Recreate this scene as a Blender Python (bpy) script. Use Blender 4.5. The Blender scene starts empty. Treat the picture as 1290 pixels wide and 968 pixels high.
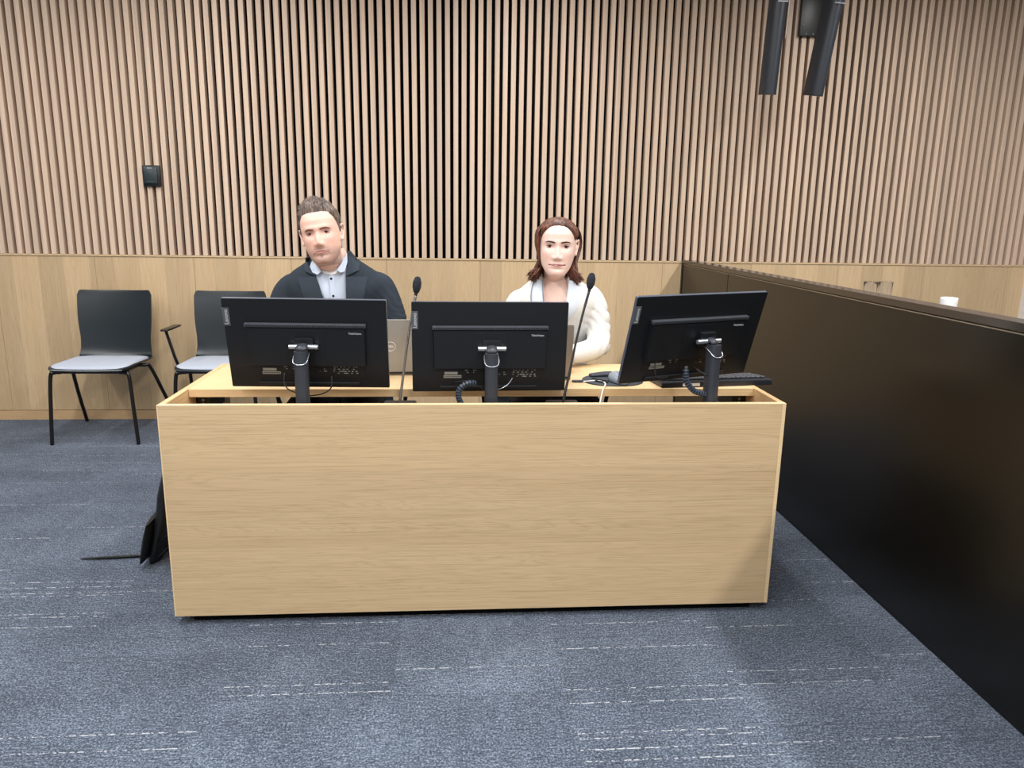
import bpy, bmesh, math, random
import numpy as np
from mathutils import Vector, Matrix, noise
from mathutils.bvhtree import BVHTree
random.seed(7)
R = math.radians
COL = bpy.context.scene.collection
MATS = {}

# ------------------------------------------------------------------ materials
def new_mat(name):
    m = bpy.data.materials.new(name); m.use_nodes = True
    nt = m.node_tree; nt.nodes.clear()
    out = nt.nodes.new('ShaderNodeOutputMaterial'); b = nt.nodes.new('ShaderNodeBsdfPrincipled')
    nt.links.new(b.outputs[0], out.inputs[0]); MATS[name] = m
    return m, nt, b
def N(nt, t, **k):
    n = nt.nodes.new(t)
    for a, v in k.items():
        if a.startswith('i_'): n.inputs[a[2:].replace('_', ' ')].default_value = v
        else: setattr(n, a, v)
    return n
def L(nt, a, b): nt.links.new(a, b)
def math_n(nt, op, a, b=None, c=None):
    n = nt.nodes.new('ShaderNodeMath'); n.operation = op
    for i, v in enumerate((a, b, c)):
        if v is None: continue
        if isinstance(v, (int, float)): n.inputs[i].default_value = v
        else: nt.links.new(v, n.inputs[i])
    return n.outputs[0]
def mix(nt, f, a, b, mode='MIX'):
    n = nt.nodes.new('ShaderNodeMix'); n.data_type = 'RGBA'; n.blend_type = mode
    for s, v in ((n.inputs['Factor'], f), (n.inputs['A'], a), (n.inputs['B'], b)):
        if isinstance(v, (int, float)): s.default_value = v
        elif isinstance(v, tuple): s.default_value = (*v, 1) if len(v) == 3 else v
        else: nt.links.new(v, s)
    return n.outputs['Result']
def ramp(nt, f, stops):
    n = nt.nodes.new('ShaderNodeValToRGB'); cr = n.color_ramp
    while len(cr.elements) < len(stops): cr.elements.new(.5)
    for e, (p, c) in zip(cr.elements, stops): e.position = p; e.color = (*c, 1)
    nt.links.new(f, n.inputs[0]); return n.outputs[0]
def lin(r, g, b):
    f = lambda c: (c/255/12.92 if c/255 <= .04045 else ((c/255+.055)/1.055)**2.4)
    return (f(r), f(g), f(b))
def coords(nt, scale, kind='Object'):
    t = N(nt, 'ShaderNodeTexCoord'); m = N(nt, 'ShaderNodeMapping'); m.inputs['Scale'].default_value = scale
    L(nt, t.outputs[kind], m.inputs[0]); return m.outputs[0], t.outputs[kind]
def plain(name, col, rough=.5, metal=0., spec=.5, noise_amt=.12, nscale=40, bump=0., coat=0.):
    m, nt, b = new_mat(name)
    v, _ = coords(nt, (1, 1, 1))
    n = N(nt, 'ShaderNodeTexNoise', i_Scale=nscale, i_Detail=3); L(nt, v, n.inputs[0])
    d = tuple(c*(1-noise_amt) for c in col); u = tuple(min(1, c*(1+noise_amt)) for c in col)
    L(nt, ramp(nt, n.outputs[0], [(.3, d), (.7, u)]), b.inputs['Base Color'])
    b.inputs['Roughness'].default_value = rough; b.inputs['Metallic'].default_value = metal
    b.inputs['Specular IOR Level'].default_value = spec; b.inputs['Coat Weight'].default_value = coat
    if bump:
        bp = N(nt, 'ShaderNodeBump', i_Strength=bump, i_Distance=.002); L(nt, n.outputs[0], bp.inputs['Height']); L(nt, bp.outputs[0], b.inputs['Normal'])
    return m
def wood(name, c1, c2, along, across=1.0, dark=.8, leaf=None, rough=.45, fig=1.0, seed=0, tone=.20):
    """oak veneer; 'along' = axis index of the grain; leaf = (axis, width) for veneer leaves with their own tone"""
    m, nt, b = new_mat(name)
    s = [11*across]*3; s[along] = .45
    v, raw = coords(nt, tuple(s))
    ad = N(nt, 'ShaderNodeVectorMath', operation='ADD'); L(nt, v, ad.inputs[0]); ad.inputs[1].default_value = (seed, seed*.7, seed*.3)
    vec = ad.outputs[0]
    sp = N(nt, 'ShaderNodeSeparateXYZ'); L(nt, raw, sp.inputs[0])
    wn = None
    if leaf:
        q = math_n(nt, 'FLOOR', math_n(nt, 'DIVIDE', sp.outputs[leaf[0]], leaf[1]))
        wn = N(nt, 'ShaderNodeTexWhiteNoise', noise_dimensions='1D'); L(nt, q, wn.inputs['W'])
        a2 = N(nt, 'ShaderNodeVectorMath', operation='MULTIPLY_ADD'); L(nt, wn.outputs['Color'], a2.inputs[0]); a2.inputs[1].default_value = (13, 13, 13); L(nt, vec, a2.inputs[2])
        vec = a2.outputs[0]
    n1 = N(nt, 'ShaderNodeTexNoise', i_Scale=1.0, i_Detail=5, i_Roughness=.55, i_Distortion=.6*fig); L(nt, vec, n1.inputs[0])
    s2 = [300*across]*3; s2[along] = 3.2
    v2, _ = coords(nt, tuple(s2))
    n2 = N(nt, 'ShaderNodeTexNoise', i_Scale=1.0, i_Detail=2, i_Roughness=.6); L(nt, v2, n2.inputs[0])
    rings = math_n(nt, 'FRACT', math_n(nt, 'MULTIPLY', n1.outputs[0], 26*fig))
    rt = math_n(nt, 'ABSOLUTE', math_n(nt, 'SUBTRACT', rings, .5))
    base = mix(nt, n1.outputs[0], c1, c2)
    base = mix(nt, math_n(nt, 'MULTIPLY', math_n(nt, 'POWER', math_n(nt, 'MULTIPLY', rt, 2), 3), .35), base, tuple(c*dark for c in c2))
    pores = math_n(nt, 'MULTIPLY', math_n(nt, 'MULTIPLY', math_n(nt, 'SUBTRACT', n2.outputs[0], .52), 5), .55)
    pores = math_n(nt, 'MINIMUM', math_n(nt, 'MAXIMUM', pores, 0), .6)
    base = mix(nt, pores, base, tuple(c*dark*.9 for c in c2))
    if wn:
        tone = math_n(nt, 'MULTIPLY_ADD', wn.outputs['Value'], tone, .98-tone/2)
        cb = N(nt, 'ShaderNodeCombineXYZ')
        for i in range(3): L(nt, tone, cb.inputs[i])
        base = mix(nt, 1.0, base, cb.outputs[0], 'MULTIPLY')
    L(nt, base, b.inputs['Base Color']); b.inputs['Roughness'].default_value = rough
    b.inputs['Specular IOR Level'].default_value = .35
    bp = N(nt, 'ShaderNodeBump', i_Strength=.15, i_Distance=.0006); L(nt, n2.outputs[0], bp.inputs['Height']); L(nt, bp.outputs[0], b.inputs['Normal'])
    return m

OAK1, OAK2 = lin(216, 186, 144), lin(190, 158, 116)
wood('oak_front', lin(216, 190, 152), lin(198, 168, 126), 0, 1.3, .68, leaf=(2, .27), seed=3, tone=.07)
wood('oak_side', lin(214, 184, 140), lin(196, 160, 116), 1, 1.2, .86, seed=9)
wood('oak_top', lin(222, 194, 152), lin(205, 174, 130), 0, 1.2, .88, seed=5)
wood('oak_edge', lin(235, 208, 166), lin(222, 192, 148), 0, 1.2, .92, seed=6)
wood('oak_wall', lin(214, 188, 152), lin(196, 167, 128), 2, 1.0, .74, leaf=(0, .153), seed=12)
wood('oak_base', lin(206, 174, 134), lin(192, 158, 118), 0, 1.0, .88, seed=14)
wood('oak_slat', lin(222, 199, 178), lin(204, 178, 155), 2, 1.4, .86, leaf=(0, .0510), seed=2, rough=.5)
wood('oak_lip', lin(226, 198, 158), lin(206, 176, 134), 0, 1.0, .9, seed=4)
plain('slat_backing', lin(12, 9, 10), .9, noise_amt=.3, nscale=300, spec=.1)
plain('black_gap', (.004, .004, .004), .9, spec=.1)
plain('white_paint', lin(226, 222, 220), .6, noise_amt=.02)
plain('grey_paint', lin(190, 188, 184), .7, noise_amt=.03)
plain('ceiling_white', lin(230, 230, 228), .8, noise_amt=.02)
plain('dark_grey_paint', lin(74, 70, 66), .8, noise_amt=.03)
plain('dark_door', lin(70, 68, 70), .5)
plain('bronze', lin(12, 10, 7), .30, noise_amt=.06, nscale=4, spec=.5)
plain('bronze_cap', lin(46, 40, 36), .2, noise_amt=.08, nscale=4, spec=.8)
plain('cap_edge', lin(20, 19, 22), .4, spec=.5)
plain('highlight_line', lin(150, 140, 125), .3, metal=.6)
plain('monitor_plastic', lin(19, 21, 24), .42, noise_amt=.08, nscale=900, spec=.45)
plain('monitor_edge', lin(78, 84, 96), .3, noise_amt=.05, spec=.6)
plain('monitor_vent', lin(62, 66, 72), .45, noise_amt=.1, spec=.5)
plain('port_dark', lin(12, 12, 13), .5)
plain('tag_grey', lin(84, 86, 90), .4, noise_amt=.04)
plain('tag_text', lin(178, 180, 182), .4, noise_amt=.02)
plain('print_grey', lin(150, 146, 136), .5, noise_amt=.05)
plain('chrome', lin(205, 212, 222), .28, metal=.85, noise_amt=.03)
plain('stand_grey', lin(52, 55, 62), .42, noise_amt=.05, spec=.5)
plain('screen_glass', lin(10, 10, 12), .12, spec=.6)
plain('cable_black', lin(18, 18, 20), .4)
plain('wrap_blue', lin(60, 74, 92), .35, spec=.6)
plain('cable_white', lin(225, 222, 218), .4, noise_amt=.02)
plain('mic_metal', lin(112, 108, 104), .3, metal=.7)
plain('mic_black', lin(20, 20, 23), .45)
plain('foam', lin(46, 48, 54), .95, noise_amt=.5, nscale=700, bump=.8, spec=.1)
plain('laptop_silver', lin(158, 155, 150), .38, metal=.2, noise_amt=.03)
plain('laptop_brown', lin(152, 142, 130), .4, metal=.4, noise_amt=.03)
plain('logo_chrome', lin(235, 235, 235), .3, metal=.1)
plain('key_black', lin(30, 32, 38), .4, spec=.5)
plain('pad_black', lin(44, 50, 60), .6, noise_amt=.15, nscale=500)
plain('mouse_grey', lin(128, 138, 150), .3, spec=.5)
plain('chair_shell', lin(30, 38, 43), .33, noise_amt=.05, nscale=3, spec=.6)
plain('chair_pad', lin(178, 186, 200), .9, noise_amt=.12, nscale=500, bump=.5, spec=.2)
plain('chair_tube', lin(20, 18, 18), .28, spec=.55)
plain('bag_black', lin(20, 23, 25), .45, noise_amt=.2, nscale=120, spec=.45, bump=.2)
plain('bag_strap', lin(13, 13, 14), .7, noise_amt=.3, nscale=400, bump=.4)
plain('speaker_black', lin(36, 42, 50), .42, noise_amt=.08, nscale=700, spec=.5)
plain('highlight_and_bolt', lin(120, 124, 128), .3, metal=.5)
plain('switch_black', lin(46, 56, 60), .35, noise_amt=.04)
plain('switch_dark', lin(22, 24, 26), .4)
plain('cup_white', lin(245, 245, 245), .3, noise_amt=.01)
plain('suit', lin(40, 47, 56), .85, noise_amt=.16, nscale=350, spec=.25, bump=.2)
plain('suit_lapel', lin(50, 58, 68), .85, noise_amt=.14, nscale=350, spec=.25, bump=.2)
plain('trouser_dark', lin(26, 25, 32), .9, noise_amt=.15, nscale=300, spec=.2)
plain('shirt', lin(196, 208, 226), .8, noise_amt=.05, nscale=500, spec=.2)
plain('tshirt', lin(236, 238, 240), .85, noise_amt=.03, spec=.2)
plain('button_dark', lin(36, 40, 56), .3)
plain('blazer', lin(214, 213, 210), .85, noise_amt=.05, nscale=300, spec=.2, bump=.2)
plain('blazer_lapel', lin(206, 214, 224), .8, noise_amt=.05, nscale=300, spec=.2)
plain('piping', lin(128, 134, 144), .7)
plain('shoe', lin(18, 16, 16), .35)
plain('eye_white', lin(196, 184, 182), .25, noise_amt=.03)
plain('iris_grey', lin(76, 84, 92), .2, nscale=600, noise_amt=.3)
plain('iris_brown', lin(66, 48, 40), .2, nscale=600, noise_amt=.3)
plain('pupil', (.004, .004, .005), .15)
plain('brow_fair', lin(128, 96, 84), .8, noise_amt=.2, nscale=900)
plain('lash_fair', lin(92, 62, 56), .8)
plain('brow_dark', lin(62, 44, 44), .8, noise_amt=.2, nscale=900)
plain('lips_man', lin(186, 126, 118), .5, noise_amt=.06)
plain('lips_woman', lin(196, 116, 118), .45, noise_amt=.06)
plain('lip_line', lin(110, 60, 60), .7)

def skin(name, tint):
    m, nt, b = new_mat(name)
    a = N(nt, 'ShaderNodeVertexColor'); a.layer_name = 'tone'
    v, _ = coords(nt, (1, 1, 1))
    n = N(nt, 'ShaderNodeTexNoise', i_Scale=90, i_Detail=4); L(nt, v, n.inputs[0])
    c = mix(nt, 1.0, a.outputs[0], ramp(nt, n.outputs[0], [(.3, (.94, .93, .93)), (.7, (1, 1, 1))]), 'MULTIPLY')
    L(nt, c, b.inputs['Base Color']); b.inputs['Roughness'].default_value = .5
    b.inputs['Specular IOR Level'].default_value = .35
    b.inputs['Subsurface Weight'].default_value = .12; b.inputs['Subsurface Radius'].default_value = (.01, .004, .002); b.inputs['Subsurface Scale'].default_value = .3
    return m
skin('skin_man', None); skin('skin_woman', None)
def hair(name, c1, c2, axis_scale=(190, 150, 14), rough=.5):
    m, nt, b = new_mat(name)
    v, _ = coords(nt, axis_scale)
    n = N(nt, 'ShaderNodeTexNoise', i_Scale=1, i_Detail=3, i_Roughness=.7); L(nt, v, n.inputs[0])
    v2, _ = coords(nt, (30, 30, 30)); n2 = N(nt, 'ShaderNodeTexNoise', i_Scale=1, i_Detail=2); L(nt, v2, n2.inputs[0])
    f = math_n(nt, 'ADD', math_n(nt, 'MULTIPLY', n.outputs[0], .7), math_n(nt, 'MULTIPLY', n2.outputs[0], .3))
    L(nt, ramp(nt, f, [(.40, c1), (.60, c2)]), b.inputs['Base Color'])
    b.inputs['Roughness'].default_value = rough; b.inputs['Specular IOR Level'].default_value = .45
    bp = N(nt, 'ShaderNodeBump', i_Strength=.6, i_Distance=.002); L(nt, n.outputs[0], bp.inputs['Height']); L(nt, bp.outputs[0], b.inputs['Normal'])
    return m
hair('hair_man', lin(48, 38, 35), lin(128, 110, 100))
hair('hair_woman', lin(44, 24, 20), lin(124, 78, 60))
hair('stubble', lin(150, 112, 100), lin(176, 138, 122), (900, 900, 900), .8)

def glass_mat():
    m, nt, b = new_mat('clear_glass')
    b.inputs['Transmission Weight'].default_value = 1; b.inputs['Roughness'].default_value = .02; b.inputs['IOR'].default_value = 1.45
    b.inputs['Base Color'].default_value = (.96, .97, 1, 1)
glass_mat()
def carpet():
    m, nt, b = new_mat('carpet')
    tc = N(nt, 'ShaderNodeTexCoord'); sp = N(nt, 'ShaderNodeSeparateXYZ'); L(nt, tc.outputs['Object'], sp.inputs[0])
    X, Y = sp.outputs[0], sp.outputs[1]
    # fine loops
    n1 = N(nt, 'ShaderNodeTexNoise', i_Scale=165, i_Detail=4, i_Roughness=.85); L(nt, tc.outputs['Object'], n1.inputs[0])
    v2, _ = coords(nt, (26, 150, 1)); n2 = N(nt, 'ShaderNodeTexNoise', i_Scale=1, i_Detail=3, i_Roughness=.6); L(nt, v2, n2.inputs[0])
    v3, _ = coords(nt, (3, 4, 1)); n3 = N(nt, 'ShaderNodeTexNoise', i_Scale=1, i_Detail=3); L(nt, v3, n3.inputs[0])
    f = math_n(nt, 'ADD', math_n(nt, 'MULTIPLY', n1.outputs[0], .74), math_n(nt, 'ADD', math_n(nt, 'MULTIPLY', n2.outputs[0], .18), math_n(nt, 'MULTIPLY', n3.outputs[0], .08)))
    # tiles 0.5 m with own tone
    tx = math_n(nt, 'FLOOR', math_n(nt, 'DIVIDE', math_n(nt, 'ADD', X, .18), .5)); ty = math_n(nt, 'FLOOR', math_n(nt, 'DIVIDE', math_n(nt, 'ADD', Y, .1), .5))
    cb = N(nt, 'ShaderNodeCombineXYZ'); L(nt, tx, cb.inputs[0]); L(nt, ty, cb.inputs[1])
    wn = N(nt, 'ShaderNodeTexWhiteNoise', noise_dimensions='2D'); L(nt, cb.outputs[0], wn.inputs['Vector'])
    f = math_n(nt, 'ADD', f, math_n(nt, 'MULTIPLY', math_n(nt, 'SUBTRACT', wn.outputs['Value'], .5), .022))
    base = ramp(nt, f, [(.38, lin(14, 19, 28)), (.5, lin(70, 80, 96)), (.63, lin(154, 167, 186))])
    # light dashed threads: rows 22 mm apart, present only in some tiles
    row = math_n(nt, 'FLOOR', math_n(nt, 'DIVIDE', Y, .021)); fy = math_n(nt, 'FRACT', math_n(nt, 'DIVIDE', Y, .021))
    cb2 = N(nt, 'ShaderNodeCombineXYZ'); L(nt, tx, cb2.inputs[0]); L(nt, row, cb2.inputs[1])
    w2 = N(nt, 'ShaderNodeTexWhiteNoise', noise_dimensions='2D'); L(nt, cb2.outputs[0], w2.inputs['Vector'])
    v4, _ = coords(nt, (70, 95, 1)); n4 = N(nt, 'ShaderNodeTexNoise', i_Scale=1, i_Detail=2, i_Roughness=.7); L(nt, v4, n4.inputs[0])
    on = math_n(nt, 'GREATER_THAN', w2.outputs['Value'], .92)
    thin = math_n(nt, 'LESS_THAN', math_n(nt, 'ABSOLUTE', math_n(nt, 'SUBTRACT', fy, .5)), .09)
    brk = math_n(nt, 'MULTIPLY', math_n(nt, 'GREATER_THAN', n4.outputs[0], .52), .8)
    base = mix(nt, math_n(nt, 'MULTIPLY', math_n(nt, 'MULTIPLY', on, thin), brk), base, lin(196, 198, 204))
    onD = math_n(nt, 'LESS_THAN', w2.outputs['Value'], .05)
    base = mix(nt, math_n(nt, 'MULTIPLY', math_n(nt, 'MULTIPLY', onD, thin), .5), base, lin(40, 46, 56))
    L(nt, base, b.inputs['Base Color']); b.inputs['Roughness'].default_value = .95; b.inputs['Specular IOR Level'].default_value = .12
    b.inputs['Sheen Weight'].default_value = .1
    bp = N(nt, 'ShaderNodeBump', i_Strength=.9, i_Distance=.004); L(nt, n1.outputs[0], bp.inputs['Height']); L(nt, bp.outputs[0], b.inputs['Normal'])
carpet()

# ------------------------------------------------------------------ mesh helpers
def smooth_mesh(me, ang=None):
    for p in me.polygons: p.use_smooth = True
    if ang is not None: me.set_sharp_from_angle(angle=R(ang))
def link(name, me, mat, parent=None, smooth=None):
    o = bpy.data.objects.new(name, me); COL.objects.link(o)
    if mat and not me.materials: me.materials.append(MATS[mat])
    if smooth is not None: smooth_mesh(me, smooth)
    if parent: o.parent = parent
    return o
def obj(name, bm, mat, parent=None, smooth=None, loc=None):
    bmesh.ops.recalc_face_normals(bm, faces=bm.faces)
    me = bpy.data.meshes.new(name); bm.to_mesh(me); bm.free()
    o = link(name, me, mat, parent, smooth)
    if loc: o.location = loc
    return o
def struct(name, bm, mat, **k):
    o = obj(name, bm, mat, **k); o['kind'] = 'structure'; return o
def tag(o, label, cat, group=None):
    o['label'] = label; o['category'] = cat
    if group: o['group'] = group
    return o
def thing(name, label, cat, loc=(0, 0, 0), rotz=0, group=None):
    o = bpy.data.objects.new(name, None); COL.objects.link(o); o.empty_display_size = .05
    o.location = loc; o.rotation_euler = (0, 0, rotz); return tag(o, label, cat, group)
def box(bm, x0, x1, y0, y1, z0, z1, bev=0, M=None, seg=2):
    r = bmesh.ops.create_cube(bm, size=1.0)
    vs = r['verts']
    for v in vs: v.co = Vector(((x0+x1)/2 + v.co.x*(x1-x0), (y0+y1)/2 + v.co.y*(y1-y0), (z0+z1)/2 + v.co.z*(z1-z0)))
    if bev:
        es = list({e for v in vs for e in v.link_edges})
        rr = bmesh.ops.bevel(bm, geom=es, offset=bev, segments=seg, affect='EDGES', profile=.5)
        vs = list({v for f in rr['faces'] for v in f.verts} | {v for v in vs if v.is_valid})
    if M is not None:
        for v in vs: v.co = M @ v.co
    return vs
def bx(*a, **k):
    bm = bmesh.new(); box(bm, *a, **k); return bm
def catmull(P, n):
    P = [np.array(p, float) for p in P]
    Q = [2*P[0]-P[1]] + P + [2*P[-1]-P[-2]]
    out = []
    for i in range(1, len(Q)-2):
        for k in range(n):
            t = k/n; a, b, c, d = Q[i-1], Q[i], Q[i+1], Q[i+2]
            out.append(.5*((2*b)+(c-a)*t+(2*a-5*b+4*c-d)*t*t+(3*b-a-3*c+d)*t**3))
    out.append(P[-1]); return out
def tube(bm, pts, radii, seg=12, sub=1, flat=1.0, cap=True, up=None):
    """swept tube; radii scalar or list; flat squashes the section's second axis"""
    if isinstance(radii, (int, float)): radii = [radii]*len(pts)
    rows = catmull([list(p)+[r] for p, r in zip(pts, radii)], sub) if sub > 1 else [np.array(list(p)+[r], float) for p, r in zip(pts, radii)]
    C = [Vector(r[:3]) for r in rows]; RR = [max(1e-5, float(r[3])) for r in rows]
    if cap:   # rounded ends
        d0 = (C[0]-C[1]).normalized(); d1 = (C[-1]-C[-2]).normalized(); r0, r1 = RR[0], RR[-1]
        pre = [(C[0]+d0*r0*s*flat, r0*math.sqrt(max(0, 1-s*s))) for s in (.98, .85, .55)]
        post = [(C[-1]+d1*r1*s*flat, r1*math.sqrt(max(0, 1-s*s))) for s in (.55, .85, .98)]
        C = [p[0] for p in pre]+C+[p[0] for p in post]; RR = [p[1] for p in pre]+RR+[p[1] for p in post]
    T = []
    for i in range(len(C)):
        a = C[max(0, i-1)]; b = C[min(len(C)-1, i+1)]; T.append((b-a).normalized() if (b-a).length > 1e-9 else Vector((0, 0, 1)))
    u = Vector(up) if up else (Vector((0, 0, 1)) if abs(T[0].z) < .9 else Vector((1, 0, 0)))
    rings = []
    for c, t, r in zip(C, T, RR):
        s = t.cross(u); 
        if s.length < 1e-6: s = t.orthogonal()
        s.normalize(); w = s.cross(t).normalized()
        if not up: u = w
        rings.append([bm.verts.new(c + s*math.cos(2*math.pi*k/seg)*r + w*math.sin(2*math.pi*k/seg)*r*flat) for k in range(seg)])
    for a, b in zip(rings, rings[1:]):
        for k in range(seg): bm.faces.new((a[k], a[(k+1) % seg], b[(k+1) % seg], b[k]))
    bm.faces.new(rings[0][::-1]); bm.faces.new(rings[-1])
def loft(bm, rings):
    V = [[bm.verts.new(p) for p in r] for r in rings]; n = len(V[0])
    for a, b in zip(V, V[1:]):
        for k in range(n): bm.faces.new((a[k], a[(k+1) % n], b[(k+1) % n], b[k]))
    bm.faces.new(V[0][::-1]); bm.faces.new(V[-1])
def torso(bm, secs, sub=6, seg=40, grow=0., ex=2.4):
    """secs: (z, cx, cy, rx, ry)"""
    rings = []
    for z, cx, cy, rx, ry in catmull(secs, sub):
        ring = []
        for k in range(seg):
            a = 2*math.pi*k/seg; c, s = math.cos(a), math.sin(a)
            ring.append((cx+(rx+grow)*math.copysign(abs(c)**(2/ex), c), cy+(ry+grow)*math.copysign(abs(s)**(2/ex), s), z))
        rings.append(ring)
    loft(bm, rings)
def cyl(bm, c, r, h, axis='z', seg=24, r2=None):
    M = Matrix.Translation(c)
    if axis == 'x': M = M @ Matrix.Rotation(R(90), 4, 'Y')
    if axis == 'y': M = M @ Matrix.Rotation(R(90), 4, 'X')
    bmesh.ops.create_cone(bm, cap_ends=True, segments=seg, radius1=r, radius2=r if r2 is None else r2, depth=h, matrix=M)
def prism(bm, pts, y0, y1, plane='xz'):
    """extrude an outline"""
    def P(a, b, c): return (a, c, b) if plane == 'xz' else ((a, b, c) if plane == 'xy' else (c, a, b))
    A = [bm.verts.new(P(a, b, y0)) for a, b in pts]; B = [bm.verts.new(P(a, b, y1)) for a, b in pts]; n = len(pts)
    bm.faces.new(A); bm.faces.new(B[::-1])
    for i in range(n): bm.faces.new((A[i], A[(i+1) % n], B[(i+1) % n], B[i]))
def rrect(w, h, r, n=6, cx=0, cy=0):
    out = []
    for sx, sy, a0 in ((1, 1, 0), (-1, 1, 90), (-1, -1, 180), (1, -1, 270)):
        for k in range(n+1):
            a = R(a0+90*k/n); out.append((cx+sx*(w/2-r)+r*math.cos(a), cy+sy*(h/2-r)+r*math.sin(a)))
    return out
def text_mesh(s, size, ext=.0004, bold=.0):
    cu = bpy.data.curves.new('t', 'FONT'); cu.body = s; cu.size = size; cu.extrude = ext; cu.offset = bold
    cu.align_x = 'CENTER'; cu.align_y = 'CENTER'; cu.resolution_u = 3
    o = bpy.data.objects.new('t', cu); COL.objects.link(o)
    dg = bpy.context.evaluated_depsgraph_get(); me = bpy.data.meshes.new_from_object(o.evaluated_get(dg))
    bpy.data.objects.remove(o); bpy.data.curves.remove(cu); return me
def remesh(bm, voxel, smooth_it=0, fac=.5):
    me = bpy.data.meshes.new('r'); bmesh.ops.recalc_face_normals(bm, faces=bm.faces); bm.to_mesh(me); bm.free()
    o = bpy.data.objects.new('r', me); COL.objects.link(o)
    m = o.modifiers.new('r', 'REMESH'); m.mode = 'VOXEL'; m.voxel_size = voxel; m.adaptivity = 0
    if smooth_it:
        s = o.modifiers.new('s', 'SMOOTH'); s.iterations = smooth_it; s.factor = fac
    dg = bpy.context.evaluated_depsgraph_get(); out = bpy.data.meshes.new_from_object(o.evaluated_get(dg))
    bpy.data.objects.remove(o); bpy.data.meshes.remove(me); return out
def dup(root, label, loc, rotz, group=None):
    r = root.copy(); COL.objects.link(r); r.location = loc; r.rotation_euler = (0, 0, rotz); r['label'] = label
    if group: r['group'] = group
    for ch in list(root.children):
        c = ch.copy(); COL.objects.link(c); c.parent = r
        for g in list(ch.children):
            d = g.copy(); COL.objects.link(d); d.parent = c
    return r

# ------------------------------------------------------------------ camera
CAM = dict(f=940.7216, pitch=.2183, yaw=.0777, roll=.0158, h=1.3308)
def make_camera():
    cd = bpy.data.cameras.new('camera'); co = bpy.data.objects.new('camera', cd); COL.objects.link(co)
    p, ya, ro = CAM['pitch'], CAM['yaw'], CAM['roll']
    F = Vector((math.sin(ya)*math.cos(p), math.cos(ya)*math.cos(p), -math.sin(p))); Rt = Vector((math.cos(ya), -math.sin(ya), 0)); U = Rt.cross(F)
    c, s = math.cos(ro), math.sin(ro); r = Rt*c+U*s; u = -Rt*s+U*c
    M = Matrix((r, u, -F)).transposed().to_4x4(); M.translation = (0, 0, CAM['h']); co.matrix_world = M
    cd.sensor_width = 36; cd.lens = CAM['f']/1290*36; cd.clip_start = .05
    bpy.context.scene.camera = co
make_camera()

# ------------------------------------------------------------------ room
WY = 4.93
struct('floor', bx(-6.6, 4.4, -3.2, 5.2, -.05, 0), 'carpet')
struct('ceiling', bx(-6.6, 4.4, -3.2, 5.2, 2.9, 2.95), 'ceiling_white')
struct('wall_left', bx(-6.66, -6.6, -3.2, 5.2, 0, 2.9), 'dark_grey_paint')
struct('wall_front', bx(-6.6, 4.4, -3.26, -3.2, 0, 2.9), 'grey_paint')
bm = bmesh.new()
struct('wall_back', bx(-6.6, 4.4, 4.972, 5.05, 0, 2.9), 'slat_backing')
# wainscot: oak panels 0.606 m wide with hairline joints
bm = bmesh.new(); x = .164-.606*11
while x < 3.93:
    box(bm, max(x+.0008, -6.6), min(x+.606-.0008, 3.93), WY, 4.972, .064, 1.058); x += .606
struct('trim_1', bm, 'oak_wall')
struct('trim_2', bx(-6.6, 3.93, WY-.006, 4.972, 1.060, 1.0695, bev=.001), 'oak_lip')
# slats
bm = bmesh.new(); p = .0510; off = -2.7996
for i in range(-74, 133):
    xc = off+i*p
    if xc+.015 > 3.94: break
    box(bm, xc-.0145, xc+.0145, 4.922, 4.9715, 1.0695, 2.9)
struct('trim_3', bm, 'oak_slat')
struct('baseboard_back', bx(-6.6, 3.93, WY-.004, 4.972, 0, .060, bev=.001), 'oak_base')
bm = bmesh.new(); box(bm, 3.93, 4.4, 4.86, 4.972, 0, 2.9)
struct('wall_right', bm, 'white_paint')
struct('door_1', bx(3.95, 4.40, 4.80, 4.858, 0, 2.1, bev=.004), 'dark_door')
struct('wall_side', bx(4.4, 4.46, -3.2, 5.2, 0, 2.9), 'grey_paint')

# ------------------------------------------------------------------ partition on the right
pt = thing('partition_wall', 'dark bronze waist-high partition running from the slatted wall to the right edge', 'partition', (1.5066, 0, 0))
obj('panel', bx(0, .018, 4.066, 4.905, .022, 1.048, bev=.0015), 'bronze', pt)
obj('panel', bx(0, .018, -.5, 4.060, .022, 1.048, bev=.0015), 'bronze', pt)
obj('back_panel', bx(.050, .066, -.5, 4.905, .022, 1.048), 'bronze', pt)
obj('core', bx(.0185, .0495, -.5, 4.905, .0, 1.048), 'black_gap', pt)
obj('end_post', bx(-.004, .070, 4.906, 4.929, 0, 1.055, bev=.001), 'cap_edge', pt)
obj('highlight_strip', bx(-.001, .067, -.5, 4.905, 1.0485, 1.052), 'highlight_line', pt)  # light-coloured strip paints the thin highlight line below the cap
obj('cap', bx(-.004, .070, -.5, 4.929, 1.0555, 1.080, bev=.0015), 'bronze_cap', pt)
obj('plinth', bx(.008, .0184, -.5, 4.905, 0, .021), 'cap_edge', pt)

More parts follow.
